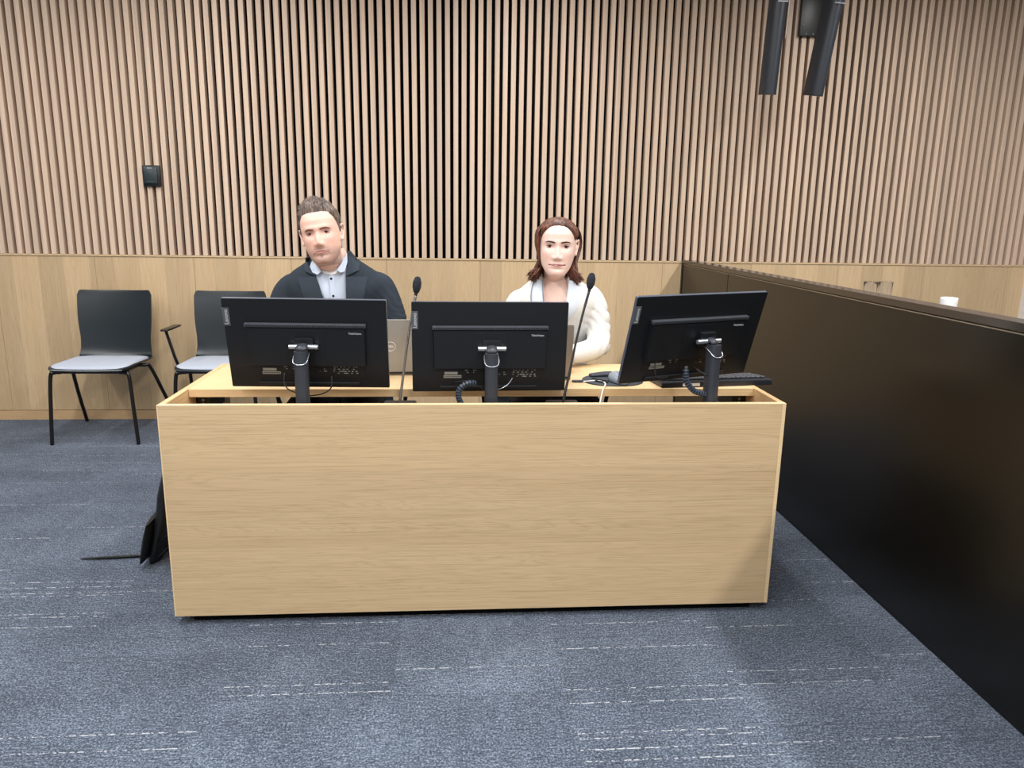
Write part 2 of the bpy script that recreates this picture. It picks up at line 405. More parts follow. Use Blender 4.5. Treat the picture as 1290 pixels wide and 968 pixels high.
# desk behind the partition with glasses and cup
dk = thing('side_desk', 'dark desk hidden behind the bronze partition carrying glasses and a cup', 'desk', (2.05, 3.1, 0))
obj('desk_top', bx(-.38, .5, -1.2, 1.3, .87, .90, bev=.002), 'bronze', dk)
for sx in (-.34, .46):
    for sy in (-1.15, 1.25): obj('leg', bx(sx-.025, sx+.025, sy-.025, sy+.025, 0, .8695, bev=.003), 'cap_edge', dk)
def tumbler(x, y, label):
    t = thing('drinking_glass', label, 'glass', (x, y, .9005), 0, 'clear glasses behind the partition')
    bm = bmesh.new(); prof = [(0, 0), (.028, 0), (.031, .004), (.038, .118), (.0365, .119), (.0355, .117), (.0295, .012), (0, .010)]
    V = [[bm.verts.new((r*math.cos(2*math.pi*k/28), r*math.sin(2*math.pi*k/28), z)) for k in range(28)] if r else [bm.verts.new((0, 0, z))] for r, z in prof]
    for a, b in zip(V, V[1:]):
        for k in range(28):
            k2 = (k+1) % 28
            if len(a) == 1: bm.faces.new((a[0], b[k2], b[k]))
            elif len(b) == 1: bm.faces.new((a[k], a[k2], b[0]))
            else: bm.faces.new((a[k], a[k2], b[k2], b[k]))
    obj('tumbler', bm, 'clear_glass', t, 50)
tumbler(2.297, 4.0, 'clear water glass behind the partition, left of the pair')
tumbler(2.383, 4.0, 'clear water glass behind the partition, right of the pair')
t = thing('white_cup', 'small white cup just showing above the partition at far right', 'cup', (2.315, 3.35, .9005))
bm = bmesh.new(); torso(bm, [(0, 0, 0, .024, .024), (.004, 0, 0, .03, .03), (.05, 0, 0, .036, .036), (.092, 0, 0, .038, .038), (.099, 0, 0, .034, .034), (.1, 0, 0, .02, .02)], 3, 24, ex=2)
obj('cup_body', bm, 'cup_white', t, 60)
bm = bmesh.new(); tube(bm, [(0, .034, .075), (0, .055, .07), (0, .058, .045), (0, .034, .03)], .004, 8, 5); obj('handle', bm, 'cup_white', t, 60)

# ------------------------------------------------------------------ oak desk
X0, X1, YF, YB, ZT = -.9213, 1.0869, 2.311, 2.99, .75
d = thing('front_desk', 'long oak desk with a plain front panel and open back', 'desk', ((X0+X1)/2, 2.65, 0))
c = Vector(d.location)
def dbox(name, x0, x1, y0, y1, z0, z1, mat, bev=.001):
    return obj(name, bx(x0-c.x, x1-c.x, y0-c.y, y1-c.y, z0, z1, bev=bev), mat, d)
dbox('front_panel', X0+.0045, X1-.0125, YF, YF+.020, .032, ZT-.0025, 'oak_front', .0006)
dbox('edge_banding', X0, X0+.0042, YF, YF+.019, .032, ZT-.0025, 'oak_edge', .0005)
dbox('edge_banding', X1-.0122, X1, YF, YF+.019, .032, ZT-.0025, 'oak_edge', .0005)
dbox('top_edge', X0, X1, YF, YF+.020, ZT-.0023, ZT, 'oak_edge', .0005)
dbox('side_panel', X0, X0+.020, YF+.0202, YB, .032, ZT, 'oak_side')
dbox('side_panel', X1-.020, X1, YF+.0202, YB, .032, ZT, 'oak_side')
dbox('desk_top', X0+.0202, X1-.0202, 2.535, YB, ZT-.028, ZT-.0005, 'oak_top')
dbox('trough_shelf', X0+.0202, X1-.0202, YF+.0202, 2.534, .60, .618, 'oak_side')
dbox('plinth', X0+.05, X1-.05, YF+.03, YF+.05, 0, .0315, 'black_gap')
for xx in (X0+.03, X1-.07):
    dbox('foot', xx, xx+.04, YB-.1, YB-.06, 0, .0315, 'black_gap')
for sx in (X0+.0204, X1-.0204-.05):
    o = dbox('power_socket_box', sx, sx+.05, 2.60, 2.76, .650, .712, 'port_dark', .003)
    bm = bmesh.new()
    for k in range(3): cyl(bm, (sx+.025-c.x, 2.5995-c.y, .667+k*.0145), .0045, .002, 'y', 12)
    q = obj('socket', bm, 'print_grey', o)

# ------------------------------------------------------------------ wall chairs
def make_chair(label, arms=False, group=None):
    t = thing('visitor_chair', label, 'chair', (0, 0, 0), 0, group)
    # shell: profile in y,z swept across x; seat and back are one bent sheet
    prof = [(-.215, .436), (-.20, .446), (-.12, .450), (0, .446), (.10, .440), (.165, .442), (.195, .458), (.212, .500), (.222, .58), (.232, .68), (.245, .77), (.258, .842), (.262, .858)]
    pf = catmull([(a, b) for a, b in prof], 4)
    def halfw(s):   # width along the sheet, seat front rounded, slight waist
        if s < .06: return .185+.035*math.sqrt(max(0, 1-(1-s/.06)**2))
        if s > .975: return .215-.018*(1-math.sqrt(max(0, 1-((s-.975)/.025)**2)))
        return .22-.012*math.exp(-((s-.62)/.12)**2)
    Lc = [0]
    for a, b in zip(pf, pf[1:]): Lc.append(Lc[-1]+float(np.hypot(*(b-a))))
    bm = bmesh.new(); grid = []
    nx = 14
    for i, q in enumerate(pf):
        s = Lc[i]/Lc[-1]; w = halfw(s); row = []
        tg = pf[min(i+1, len(pf)-1)]-pf[max(i-1, 0)]; tg = tg/np.hypot(*tg); nrm = np.array([-tg[1], tg[0]])   # toward sitter
        for k in range(nx+1):
            u = -1+2*k/nx; dish = .018*u*u*(1 if s > .5 else .25)
            row.append(bm.verts.new((u*w, q[0]+nrm[0]*dish, q[1]+nrm[1]*dish)))
        grid.append(row)
    for a, b in zip(grid, grid[1:]):
        for k in range(nx): bm.faces.new((a[k], a[k+1], b[k+1], b[k]))
    bmesh.ops.recalc_face_normals(bm, faces=bm.faces)
    r = bmesh.ops.solidify(bm, geom=bm.faces[:], thickness=.010)
    obj('backrest', bm, 'chair_shell', t, 40)
    # upholstered pad
    bm = bmesh.new(); rings = []
    for h, g in ((.004, .0), (.012, .006), (.020, .003), (.024, -.012), (.0255, -.05)):
        ring = []
        for px, py in rrect(.425+2*g, .375+2*g, .06, 8):
            yy = py-.022; zz = .449+h-.03*max(0, (-.13-yy))/.09*.4 - .02*max(0, yy)/.15*.35
            ring.append((px*(1 if yy < .05 else .99), yy, zz))
        rings.append(ring)
    loft(bm, rings); obj('seat_pad', bm, 'chair_pad', t, 60)
    # under-seat frame
    bm = bmesh.new()
    tube(bm, [(-.21, -.17, .428), (.21, -.17, .428)], .009, 10)
    tube(bm, [(-.20, .07, .425), (.20, .07, .425)], .009, 10)
    box(bm, -.19, -.16, -.16, .09, .420, .432, .002); box(bm, .16, .19, -.16, .09, .420, .432, .002)
    obj('seat_frame', bm, 'chair_tube', t, 40)
    for s in (-1, 1):
        bm = bmesh.new(); tube(bm, [(s*.165, -.17, .427), (s*.198, -.173, .424), (s*.218, -.178, .40), (s*.232, -.19, .20), (s*.243, -.197, .006)], .0108, 12, 5)
        lg = obj('leg', bm, 'chair_tube', t, 60)
        bm = bmesh.new(); tube(bm, [(s*.16, .06, .424), (s*.205, .075, .422), (s*.232, .098, .405), (s*.262, .21, .20), (s*.288, .325, .006)], .0108, 12, 5)
        obj('leg', bm, 'chair_tube', t, 60)
        if arms:
            bm = bmesh.new(); tube(bm, [(s*.19, -.02, .425), (s*.245, -.02, .435), (s*.262, -.03, .47), (s*.285, -.09, .655)], .009, 10, 5)
            ar = obj('armrest', bm, 'chair_tube', t, 60)
            bm = bmesh.new(); box(bm, s*.285-.022, s*.285+.022, -.12, .10, .658, .670, .004); obj('arm_pad', bm, 'chair_tube', ar, 40)
    return t
G = 'black shell chairs with grey seats'
ch = make_chair('black shell chair without arms, alone against the oak wall at far left'); ch.location = (-2.098, 4.553, 0)
ch2 = make_chair('black shell armchair by the oak wall, half hidden behind the left monitor', True); ch2.location = (-1.40, 4.553, 0)
ch3 = dup(ch2, 'black armchair under the man in the dark suit', (-.495, 3.28, 0), R(3))
ch4 = dup(ch2, 'black armchair under the woman in the white blazer', (.40, 3.26, 0), R(-2))
for o in (ch3, ch4):     # lower, wider task seats without wall gap
    pass

# ------------------------------------------------------------------ wall control and speakers
t = thing('wall_control', 'small square black control panel mounted on the wooden slats', 'switch', (-1.859, 4.915, 1.552))
obj('back_box', bx(-.052, .052, -.012, .006, -.063, .063, bev=.003), 'switch_dark', t, 40)
o = obj('rocker_plate', bx(-.043, .037, -.021, -.0125, -.046, .052, bev=.003), 'switch_black', t, 40)
obj('indicator', bx(-.018, .012, -.0225, -.0212, .043, .047), 'tag_text', o); obj('indicator', bx(-.022, .020, -.0225, -.0212, -.034, -.0315), 'tag_grey', o)

def speaker(name_label, pb, ptp, w, dpt):
    pb, ptp = Vector(pb), Vector(ptp); ax = (ptp-pb).normalized(); Lh = (ptp-pb).length
    xx = Vector((1, 0, 0)); xx = (xx-ax*xx.dot(ax)).normalized(); yy = ax.cross(xx)
    M = Matrix((xx, yy, ax)).transposed().to_4x4(); M.translation = pb
    t = thing('column_speaker', name_label, 'speaker', pb, 0, None); t.matrix_world = M
    prof = [(w/2*math.cos(a), dpt*.30-dpt*.75*math.sin(a)) for a in [math.pi*k/14 for k in range(15)]] + [(-w/2, dpt*.45), (w/2, dpt*.45)]
    bm = bmesh.new(); prism(bm, prof, .004, Lh, 'xy'); obj('housing', bm, 'speaker_black', t, 40)
    bm = bmesh.new(); prism(bm, [(x*1.02, y*1.02) for x, y in prof], 0, .0038, 'xy'); obj('end_cap', bm, 'switch_dark', t)
    bm = bmesh.new(); box(bm, -w*.32, w*.32, -dpt*.475, -dpt*.44, .475, .483, .001); obj('highlight_mark', bm, 'highlight_and_bolt', t)  # pale bar stands in for the lamp reflection on the housing
    return t
s1 = speaker('left black column speaker hanging in front of the upper right slats', (1.808, 4.45, 2.052), (1.800, 4.36, 2.84), .092, .10)
s2 = speaker('right black column speaker, tilted outward beside its mounting plate', (2.083, 4.45, 2.052), (2.130, 4.32, 2.84), .095, .13)
for s, x in ((s1, 1.83), (s2, 2.07)):
    Mi = s.matrix_world.inverted()
    bm = bmesh.new()
    if s is s2: box(bm, 2.150, 2.300, 4.89, 4.919, 2.475, 2.80, .003, Mi)
    else: box(bm, 1.93, 2.01, 4.89, 4.919, 2.72, 2.86, .003, Mi)
    pl = obj('mounting_plate', bm, 'switch_dark', s, 40)
    bm = bmesh.new(); box(bm, 2.155 if s is s2 else 1.935, 2.185 if s is s2 else 1.965, 4.42, 4.8895, 2.76, 2.80, .003, Mi); obj('bracket_arm', bm, 'switch_dark', s, 40)
    if s is s2:
        for bxx, bz in ((2.168, 2.54), (2.190, 2.487), (2.235, 2.487)):
            bm = bmesh.new(); cyl(bm, Mi @ Vector((bxx, 4.887, bz)), .005, .006, 'y', 10); obj('bolt', bm, 'highlight_and_bolt', pl)
    else:
        bm = bmesh.new(); tube(bm, [Mi @ Vector(q) for q in ((1.880, 4.46, 2.36), (1.882, 4.455, 2.52), (1.880, 4.44, 2.80))], .0022, 8, 4); obj('cable', bm, 'cable_white', s)

# ------------------------------------------------------------------ monitors
MW, MH = .515, .3054
def make_monitor(label, loc, yaw, tilt, roll, post, hu=.508, hd=.031):
    """post = (x, y) of the stand post in world; face group tilts, post stays plumb"""
    t = thing('computer_monitor', label, 'monitor', (post[0], post[1], .6185))
    Ml = Matrix.Translation(Vector(loc)-Vector(t.location)) @ Matrix.Rotation(yaw, 4, 'Z') @ Matrix.Rotation(tilt, 4, 'X') @ Matrix.Rotation(roll, 4, 'Y')
    def U(u): return (u-.5)*MW
    def V(v): return (.5-v)*MH
    def add(name, bm, mat, par=None, sm=None):
        for v in bm.verts: v.co = Ml @ v.co
        return obj(name, bm, mat, par or t, sm)
    bm = bmesh.new(); prism(bm, rrect(MW, MH, .004, 3), 0, .013); hs = add('housing', bm, 'monitor_plastic')
    bm = bmesh.new(); prism(bm, rrect(MW+.0016, MH+.0016, .004, 3), .0015, .0125)
    add('edge_trim', bm, 'monitor_edge')
    add('screen', bx(U(.012), U(.988), .0131, .0138, V(.955), V(.02)), 'screen_glass')
    # electronics hump with chamfer
    bm = bmesh.new()
    A = [(U(.13), V(.285)), (U(.87), V(.285)), (U(.865), V(.735)), (U(.135), V(.735))]
    B = [(U(.137), V(.30)), (U(.863), V(.30)), (U(.858), V(.728)), (U(.142), V(.728))]
    va = [bm.verts.new((x, 0.001, z)) for x, z in A]; vb = [bm.verts.new((x, -.016, z)) for x, z in B]
    bm.faces.new(vb); bm.faces.new(va[::-1])
    for i in range(4): bm.faces.new((va[i], va[(i+1) % 4], vb[(i+1) % 4], vb[i]))
    bmesh.ops.bevel(bm, geom=bm.edges[:], offset=.0015, segments=2, affect='EDGES')
    hp = add('rear_cover', bm, 'monitor_plastic', None, 40)
    bm = bmesh.new(); box(bm, U(.385), U(.615), -.0168, -.016, V(.725), V(.325), .0003); add('mount_cover', bm, 'monitor_plastic', hp)
    bm = bmesh.new(); box(bm, U(.128), U(.872), -.0185, -.002, V(.292), V(.252), .0025)
    vb_ = add('vent_bar', bm, 'monitor_vent', None, 40)
    bm = bmesh.new()
    for k in range(54): box(bm, U(.14+.0135*k), U(.14+.0135*k)+.003, -.0187, -.0184, V(.287), V(.262))
    add('vent_slots', bm, 'port_dark', vb_)
    # port recess, printed icons, sticker, speaker bar
    add('port_panel', bx(U(.15), U(.85), -.0015, .0005, V(.88), V(.74)), 'port_dark')
    rnd = random.Random(4)
    for (u0, u1, n) in ((.335, .41, 6), (.56, .61, 4), (.65, .80, 34)):
        bm = bmesh.new()
        for k in range(n):
            u = rnd.uniform(u0, u1); v = rnd.choice((.757, .782, .807, .83)); w = rnd.uniform(.003, .007)
            box(bm, U(u)-w/2, U(u)+w/2, -.0019, -.0015, V(v)-rnd.uniform(.0008, .0022), V(v)+.0014)
        add('port_icons', bm, 'print_grey')
    bm = bmesh.new(); box(bm, U(.20), U(.315), -.0019, -.0014, V(.845), V(.815)); box(bm, U(.205), U(.29), -.0019, -.0014, V(.805), V(.775))
    add('sticker', bm, 'print_grey')
    bm = bmesh.new(); box(bm, U(.203), U(.312), -.0022, -.0019, V(.834), V(.827)); add('barcode', bm, 'port_dark')
    bm = bmesh.new(); box(bm, U(.175), U(.81), -.006, .0005, V(.975), V(.935), .001); sb = add('speaker_bar', bm, 'monitor_plastic', None, 40)
    bm = bmesh.new(); box(bm, U(.175), U(.81), -.0065, -.0058, V(.9405), V(.935)); add('highlight_rib', bm, 'monitor_vent', sb)
    bm = bmesh.new(); cyl(bm, (U(.2), -.0062, V(.955)), .002, .001, 'y', 8); add('screw', bm, 'port_dark', sb)
    bm = bmesh.new(); cyl(bm, (U(.72), -.0062, V(.955)), .0025, .001, 'y', 8); add('screw', bm, 'port_dark', sb)
    # brand tag
    tg = add('brand_tag', bx(U(-.001), U(.040), -.0022, .0002, V(.295), V(.10), bev=.0006), 'tag_grey')
    me = text_mesh('Lenovo', .0165, .0003, .0003)
    me.transform(Ml @ Matrix.Translation((U(.020), -.0026, V(.198))) @ Matrix.Rotation(R(90), 4, 'X') @ Matrix.Rotation(R(90), 4, 'Z'))
    link('brand_letters', me, 'tag_text', tg)
    me = text_mesh('ThinkVision', .0088, .0003, .0002)
    me.transform(Ml @ Matrix.Translation((U(.803), -.0166, V(.352))) @ Matrix.Rotation(R(90), 4, 'X'))
    link('model_letters', me, 'tag_text', hp)
    # hinge tube across, neck block, plumb post, base
    bm = bmesh.new(); cyl(bm, (U(hu), -hd, V(.487)), .0075, .092, 'x', 16); hb = add('hinge_bar', bm, 'chrome', None, 40)
    hz = (Ml @ Vector((U(hu), -hd, V(.487))))
    bm = bmesh.new(); box(bm, U(hu)-.03, U(hu)+.03, -hd+.006, -.0160, V(.56), V(.40), .001); add('mount_plate', bm, 'monitor_plastic', None, 40)
    bm = bmesh.new(); tube(bm, [hz+Vector((0, .008, .002)), Vector((hz.x*.5, hz.y*.5+.004, hz.z+.003)), Vector((0, 0, hz.z-.004))], [.0165, .018, .0200], 20, 3, .55)
    obj('neck', bm, 'stand_grey', t, 50)
    bm = bmesh.new(); prism(bm, rrect(.042, .046, .016, 6), .012, hz.z-.010, 'xy')
    for v in bm.verts: v.co = Matrix.Rotation(yaw*1.2, 4, 'Z') @ v.co
    ps = obj('post', bm, 'stand_grey', t, 40)
    bm = bmesh.new()
    zr = hz.z-.035; rp = [Matrix.Rotation(yaw*1.2, 3, 'Z') @ Vector(q) for q in ((-.0225, .016, zr+.016), (-.0235, -.008, zr+.004), (-.019, -.0235, zr-.010), (0, -.0260, zr-.015), (.019, -.0235, zr-.010), (.0235, -.008, zr+.004), (.0225, .016, zr+.016))]
    tube(bm, rp, .0013, 8, 5); obj('cable_hoop', bm, 'chrome', t, 60)
    obj('stand_base', bx(-.11, .11, -.034, .070, .001, .0115, bev=.004), 'stand_grey', t, 40)
    return t, Ml
m1, Ml1 = make_monitor('left monitor seen from behind, in front of the man in the suit', (-.4775, 2.437, .921), R(-1.36), R(12.5), R(.28), (-.490, 2.385), .487)
m2, Ml2 = make_monitor('middle monitor seen from behind, beside a coiled cable', (.116, 2.452, .910), R(1.47), R(5.96), 0, (.118, 2.392))
m3, Ml3 = make_monitor('right monitor seen from behind, turned and leaning toward the partition', (.7915, 2.40, .954), R(19.7), R(16.9), R(-.38), (.848, 2.368), .555, .040)
def cable(label, pts, r, mat, parent=None, name='cable', rings=None):
    bm = bmesh.new(); tube(bm, pts, r, 10, 8); 
    if parent:
        for v in bm.verts: v.co -= Vector(parent.location)
        o = obj(name, bm, mat, parent, 60)
    else: o = tag(obj(name, bm, mat, None, 60), label, 'cable')
    if rings:
        P = [Vector(q[:3]) for q in catmull(pts, 24)]; bm = bmesh.new(); acc = 0
        for a, b in zip(P, P[1:]):
            acc += (b-a).length
            if acc > rings:
                acc = 0; dq = (b-a).normalized(); tube(bm, [a-dq*.0022, a+dq*.0022], r*1.22, 10, 1, cap=False)
        if parent:
            for v in bm.verts: v.co -= Vector(parent.location)
        obj('spiral_wrap', bm, 'wrap_blue', o, 60)
    return o
cable('', [(.0, 2.44, .795), (.04, 2.435, .80), (.072, 2.425, .79), (.09, 2.42, .775), (.113, 2.425, .765)], .0016, 'cable_black', m2)
cable('', [(.19, 2.43, .81), (.175, 2.425, .79), (.15, 2.425, .775), (.12, 2.43, .77)], .0014, 'chrome', m2)
cable('', [(-.55, 2.41, .83), (-.55, 2.40, .80), (-.535, 2.395, .78), (-.505, 2.40, .765)], .002, 'cable_black', m1)
cable('', [(-.40, 2.41, .82), (-.402, 2.40, .785), (-.43, 2.40, .765), (-.47, 2.405, .757)], .0022, 'cable_black', m1)
cable('', [(.79, 2.385, .86), (.80, 2.36, .85), (.83, 2.355, .835)], .0025, 'cable_black', m3)
cable('', [(.655, 2.37, .88), (.655, 2.36, .84), (.67, 2.36, .825), (.70, 2.37, .828)], .0015, 'cable_black', m3)
cable('thick black spiral-wrapped cable arching out of the slot beside the middle monitor', [(.068, 2.405, .797), (.045, 2.39, .802), (.022, 2.385, .792), (.010, 2.385, .770), (.014, 2.385, .745), (.035, 2.39, .70), (.05, 2.40, .630)], .0085, 'cable_black', rings=.0085, name='wrapped_cable')
cable('thick black spiral-wrapped cable curving behind the right monitor stand', [(.752, 2.345, .862), (.752, 2.34, .84), (.757, 2.34, .815), (.785, 2.345, .785), (.83, 2.36, .765), (.875, 2.41, .70), (.90, 2.45, .630)], .0082, 'cable_black', rings=.0085, name='wrapped_cable')

# ------------------------------------------------------------------ microphones
def mic(label, base, tip, metal, lean):
    t = thing('gooseneck_microphone', label, 'microphone', (base[0], base[1], .6185))
    b0 = Vector(t.location); tp = Vector(tip)-b0
    obj('base', bx(-.055, .055, -.045, .045, 0, .102, bev=.006), 'mic_black', t, 40)
    s0 = Vector((0, 0, .103)); pts = [s0+(tp-s0)*k for k in (0, .25, .5, .75, .93)]
    pts[1].x -= lean*.4; pts[2].x -= lean; pts[3].x -= lean*.8
    bm = bmesh.new(); tube(bm, pts, [.0046, .0042, .0040, .0042, .0048], 12, 5); obj('gooseneck', bm, 'mic_metal' if metal else 'mic_black', t, 60)
    dr = (pts[-1]-pts[-2]).normalized(); dr = (dr*.6+Vector((0, 0, .4))).normalized(); q = pts[-1]
    bm = bmesh.new(); tube(bm, [q-dr*.002, q+dr*.012, q+dr*.022], [.005, .0065, .0085], 14, 3, cap=False); obj('collar', bm, 'mic_black', t, 60)
    bm = bmesh.new(); tube(bm, [q+dr*.018, q+dr*.028, q+dr*.044, q+dr*.052], [.0120, .0145, .0145, .0120], 18, 5); obj('windscreen', bm, 'foam', t, 60)
mic('grey gooseneck microphone standing between the left and middle monitors', (-.186, 2.45), (-.129, 2.56, 1.098), True, .004)
mic('black gooseneck microphone in front of the woman in white', (.366, 2.45), (.467, 2.56, 1.118), False, .004)

# ------------------------------------------------------------------ laptops
def laptop(label, hinge, rotz, w, h, tilt, mat, logo):
    t = thing('laptop', label, 'laptop', hinge, rotz)
    obj('base', bx(-w/2, w/2, .004, .228, .0, .014, bev=.003), mat, t, 40)
    bm = bmesh.new()
    for r in range(5):
        for k in range(13): box(bm, -w*.42+k*w*.0646, -w*.42+k*w*.0646+w*.055, .035+r*.019, .051+r*.019, .0142, .0152)
    kb = obj('keyboard', bm, 'key_black', t)
    obj('touchpad', bx(-.05, .05, .145, .21, .0142, .0146), 'tag_grey', t)
    Ml = Matrix.Translation((0, .004, .012)) @ Matrix.Rotation(tilt, 4, 'X')
    bm = bmesh.new(); prism(bm, rrect(w, h, .008, 4, 0, h/2), -.004, .002)
    for v in bm.verts: v.co = Ml @ v.co
    lid = obj('lid', bm, mat, t)
    bm = bmesh.new(); box(bm, -w/2+.006, w/2-.006, .0021, .0026, .012, h-.008, 0, Ml); obj('screen', bm, 'screen_glass', lid)
    bm = bmesh.new(); box(bm, -w/2+.01, w/2-.01, -.006, .006, -.006, .002, .002, Ml); obj('hinge', bm, 'mic_black', t)
    if logo:
        bm = bmesh.new(); pts = [(.0175*math.cos(a), -.0046, h/2+.0175*math.sin(a)) for a in [2*math.pi*k/40 for k in range(41)]]
        tube(bm, pts, .0009, 6, 1, cap=False)
        for v in bm.verts: v.co = Ml @ v.co
        lg = obj('logo_ring', bm, 'logo_chrome', lid)
        me = text_mesh('DELL', .0105, .0003, .0003); me.transform(Ml @ Matrix.Translation((0, -.0046, h/2)) @ Matrix.Rotation(R(90), 4, 'X')); link('logo_letters', me, 'logo_chrome', lg)
laptop('open silver laptop behind the gap between left and middle monitors', (-.238, 2.762, .7502), R(2), .325, .205, R(10), 'laptop_silver', True)
laptop('open brownish grey laptop mostly hidden behind the middle monitor', (.264, 2.668, .7502), R(3), .325, .20, R(9), 'laptop_brown', False)

# ------------------------------------------------------------------ keyboard, pads, mouse
t = thing('computer_keyboard', 'black keyboard lying under the right monitor at the desk corner', 'keyboard', (.935, 2.640, .7502), R(7))
bm = bmesh.new(); prism(bm, [(-.075, 0), (-.075, .018), (-.06, .021), (.075, .009), (.078, 0)], -.215, .215, 'yz')
bmesh.ops.bevel(bm, geom=bm.edges[:], offset=.002, segments=2, affect='EDGES'); obj('case', bm, 'key_black', t, 40)
bm = bmesh.new(); Mk = Matrix.Translation((0, 0, .0195)) @ Matrix.Rotation(R(-5.1), 4, 'X')
for r in range(6):
    x = -.205
    while x < .19:
        wk = .0165 if not (r == 4 and -.1 < x < .02) else .11
        box(bm, x, x+wk, -.052+r*.0195, -.052+r*.0195+.0165, -.0035, .004, .0015, Mk, 1); x += wk+.0028
obj('keys', bm, 'stand_grey', t, 30)
obj('label_strip', bx(-.135, -.070, -.0757, -.0752, .004, .0145), 'cable_white', t)
def pad(label, x, y, rx, ry, rot, rest):
    t = thing('mouse_pad', label, 'mouse pad', (x, y, .7502), rot)
    bm = bmesh.new(); torso(bm, [(0, 0, 0, rx, ry), (.003, 0, 0, rx, ry), (.0045, 0, 0, rx*.985, ry*.98)], 2, 48, ex=2.1); obj('mat', bm, 'pad_black', t, 40)
    if rest:
        bm = bmesh.new(); tube(bm, [(-rx*.62, ry*.55, .009), (0, ry*.72, .010), (rx*.6, ry*.5, .009)], [.016, .021, .016], 16, 6, .5); obj('wrist_rest', bm, 'pad_black', t, 60)
pad('round black mouse pad with padded wrist rest left of the right monitor', .580, 2.665, .112, .098, R(0), True)
t = thing('computer_mouse', 'grey computer mouse at the left edge of the right monitor', 'mouse', (.592, 2.622, .7552), R(14))
bm = bmesh.new(); rings = []
for h, g in ((0, -.003), (.004, 0), (.014, 0), (.024, -.004), (.031, -.011), (.035, -.020), (.0362, -.028)):
    ring = []
    for k in range(32):
        a = 2*math.pi*k/32; ring.append(((.031+g)*math.cos(a), (.056+g*1.3)*math.sin(a), h-.006*max(0, -math.sin(a))*(h/.036)))
    rings.append(ring)
loft(bm, rings); ms = obj('shell', bm, 'mouse_grey', t, 60)
obj('scroll_wheel', bx(-.003, .003, -.034, -.018, .027, .0345, bev=.002), 'mic_black', t)
o = cable('white cable hanging from the desk top into the slot beside the mouse pad', [(.432, 2.635, .7545), (.475, 2.632, .7545), (.513, 2.632, .7575), (.535, 2.60, .758), (.532, 2.56, .7575), (.518, 2.527, .748), (.503, 2.50, .70), (.49, 2.47, .624)], .0026, 'cable_white', name='white_cable')
bm = bmesh.new(); tube(bm, [(.428, 2.6352, .7555), (.462, 2.633, .7555)], .0048, 10, 1); obj('plug', bm, 'stand_grey', o, 60)
o = cable('small loop of black cable lying on the mouse pad', [(.505, 2.665, .7585), (.53, 2.64, .7595), (.552, 2.625, .7585), (.545, 2.602, .7585), (.52, 2.61, .7595), (.508, 2.64, .7585)], .0028, 'cable_black', name='looped_cable')

# ------------------------------------------------------------------ bag beside the desk
t = thing('shoulder_bag', 'black shoulder bag leaning on the left side of the oak desk', 'bag', (-1.045, 2.910, 0))
Mb = Matrix.Translation((-.165, 0, .012)) @ Matrix.Rotation(R(13), 4, 'Y') @ Matrix.Rotation(R(4), 4, 'Z')
bm = bmesh.new(); rings = []
for k in range(15):
    f = k/14; zz = .52*f; w = .155-.016*f+.004*math.sin(f*9); th = .034*math.sin(math.pi*min(1, f*.9+.12))**.45 if f < .97 else .012
    rings.append([(th*math.cos(a)*(1+.0*f)+.03, w*math.copysign(abs(math.sin(a))**.5, math.sin(a))*(1 if f > .03 else .96), zz) for a in [2*math.pi*j/32 for j in range(32)]])
loft(bm, rings)
for v in bm.verts:
    v.co += Vector((noise.noise(v.co*14)*.006, 0, 0)); v.co = Mb @ v.co
obj('bag_body', bm, 'bag_black', t, 60)
bm = bmesh.new(); rings = []
for k in range(9):
    f = k/8; zz = .02+.16*f; rings.append([(.018*math.sin(math.pi*(.1+.85*f))**.5*math.cos(a)+.0, .10*math.sin(a), zz) for a in [2*math.pi*j/24 for j in range(24)]])
loft(bm, rings)
for v in bm.verts: v.co = Mb @ (v.co+Vector((.0, -.10, 0)))
obj('front_pocket', bm, 'bag_black', t, 60)
bm = bmesh.new(); tube(bm, [(.05, -.09, .055), (.0, -.145, .075), (-.045, -.160, .125), (-.085, -.150, .09), (-.135, -.110, .03), (-.18, -.075, .008), (-.26, -.08, .006), (-.34, -.09, .008), (-.415, -.09, .006)], [.010, .011, .010, .010, .013, .015, .014, .011, .006], 10, 6, .3)
obj('strap', bm, 'bag_strap', t, 60)
bm = bmesh.new(); tube(bm, [(.06, -.14, .045), (0, -.165, .105), (-.02, -.168, .112), (-.08, -.15, .05), (-.125, -.13, .012)], [.004]*5, 8, 5); obj('buckle_strap', bm, 'bag_strap', t, 60)

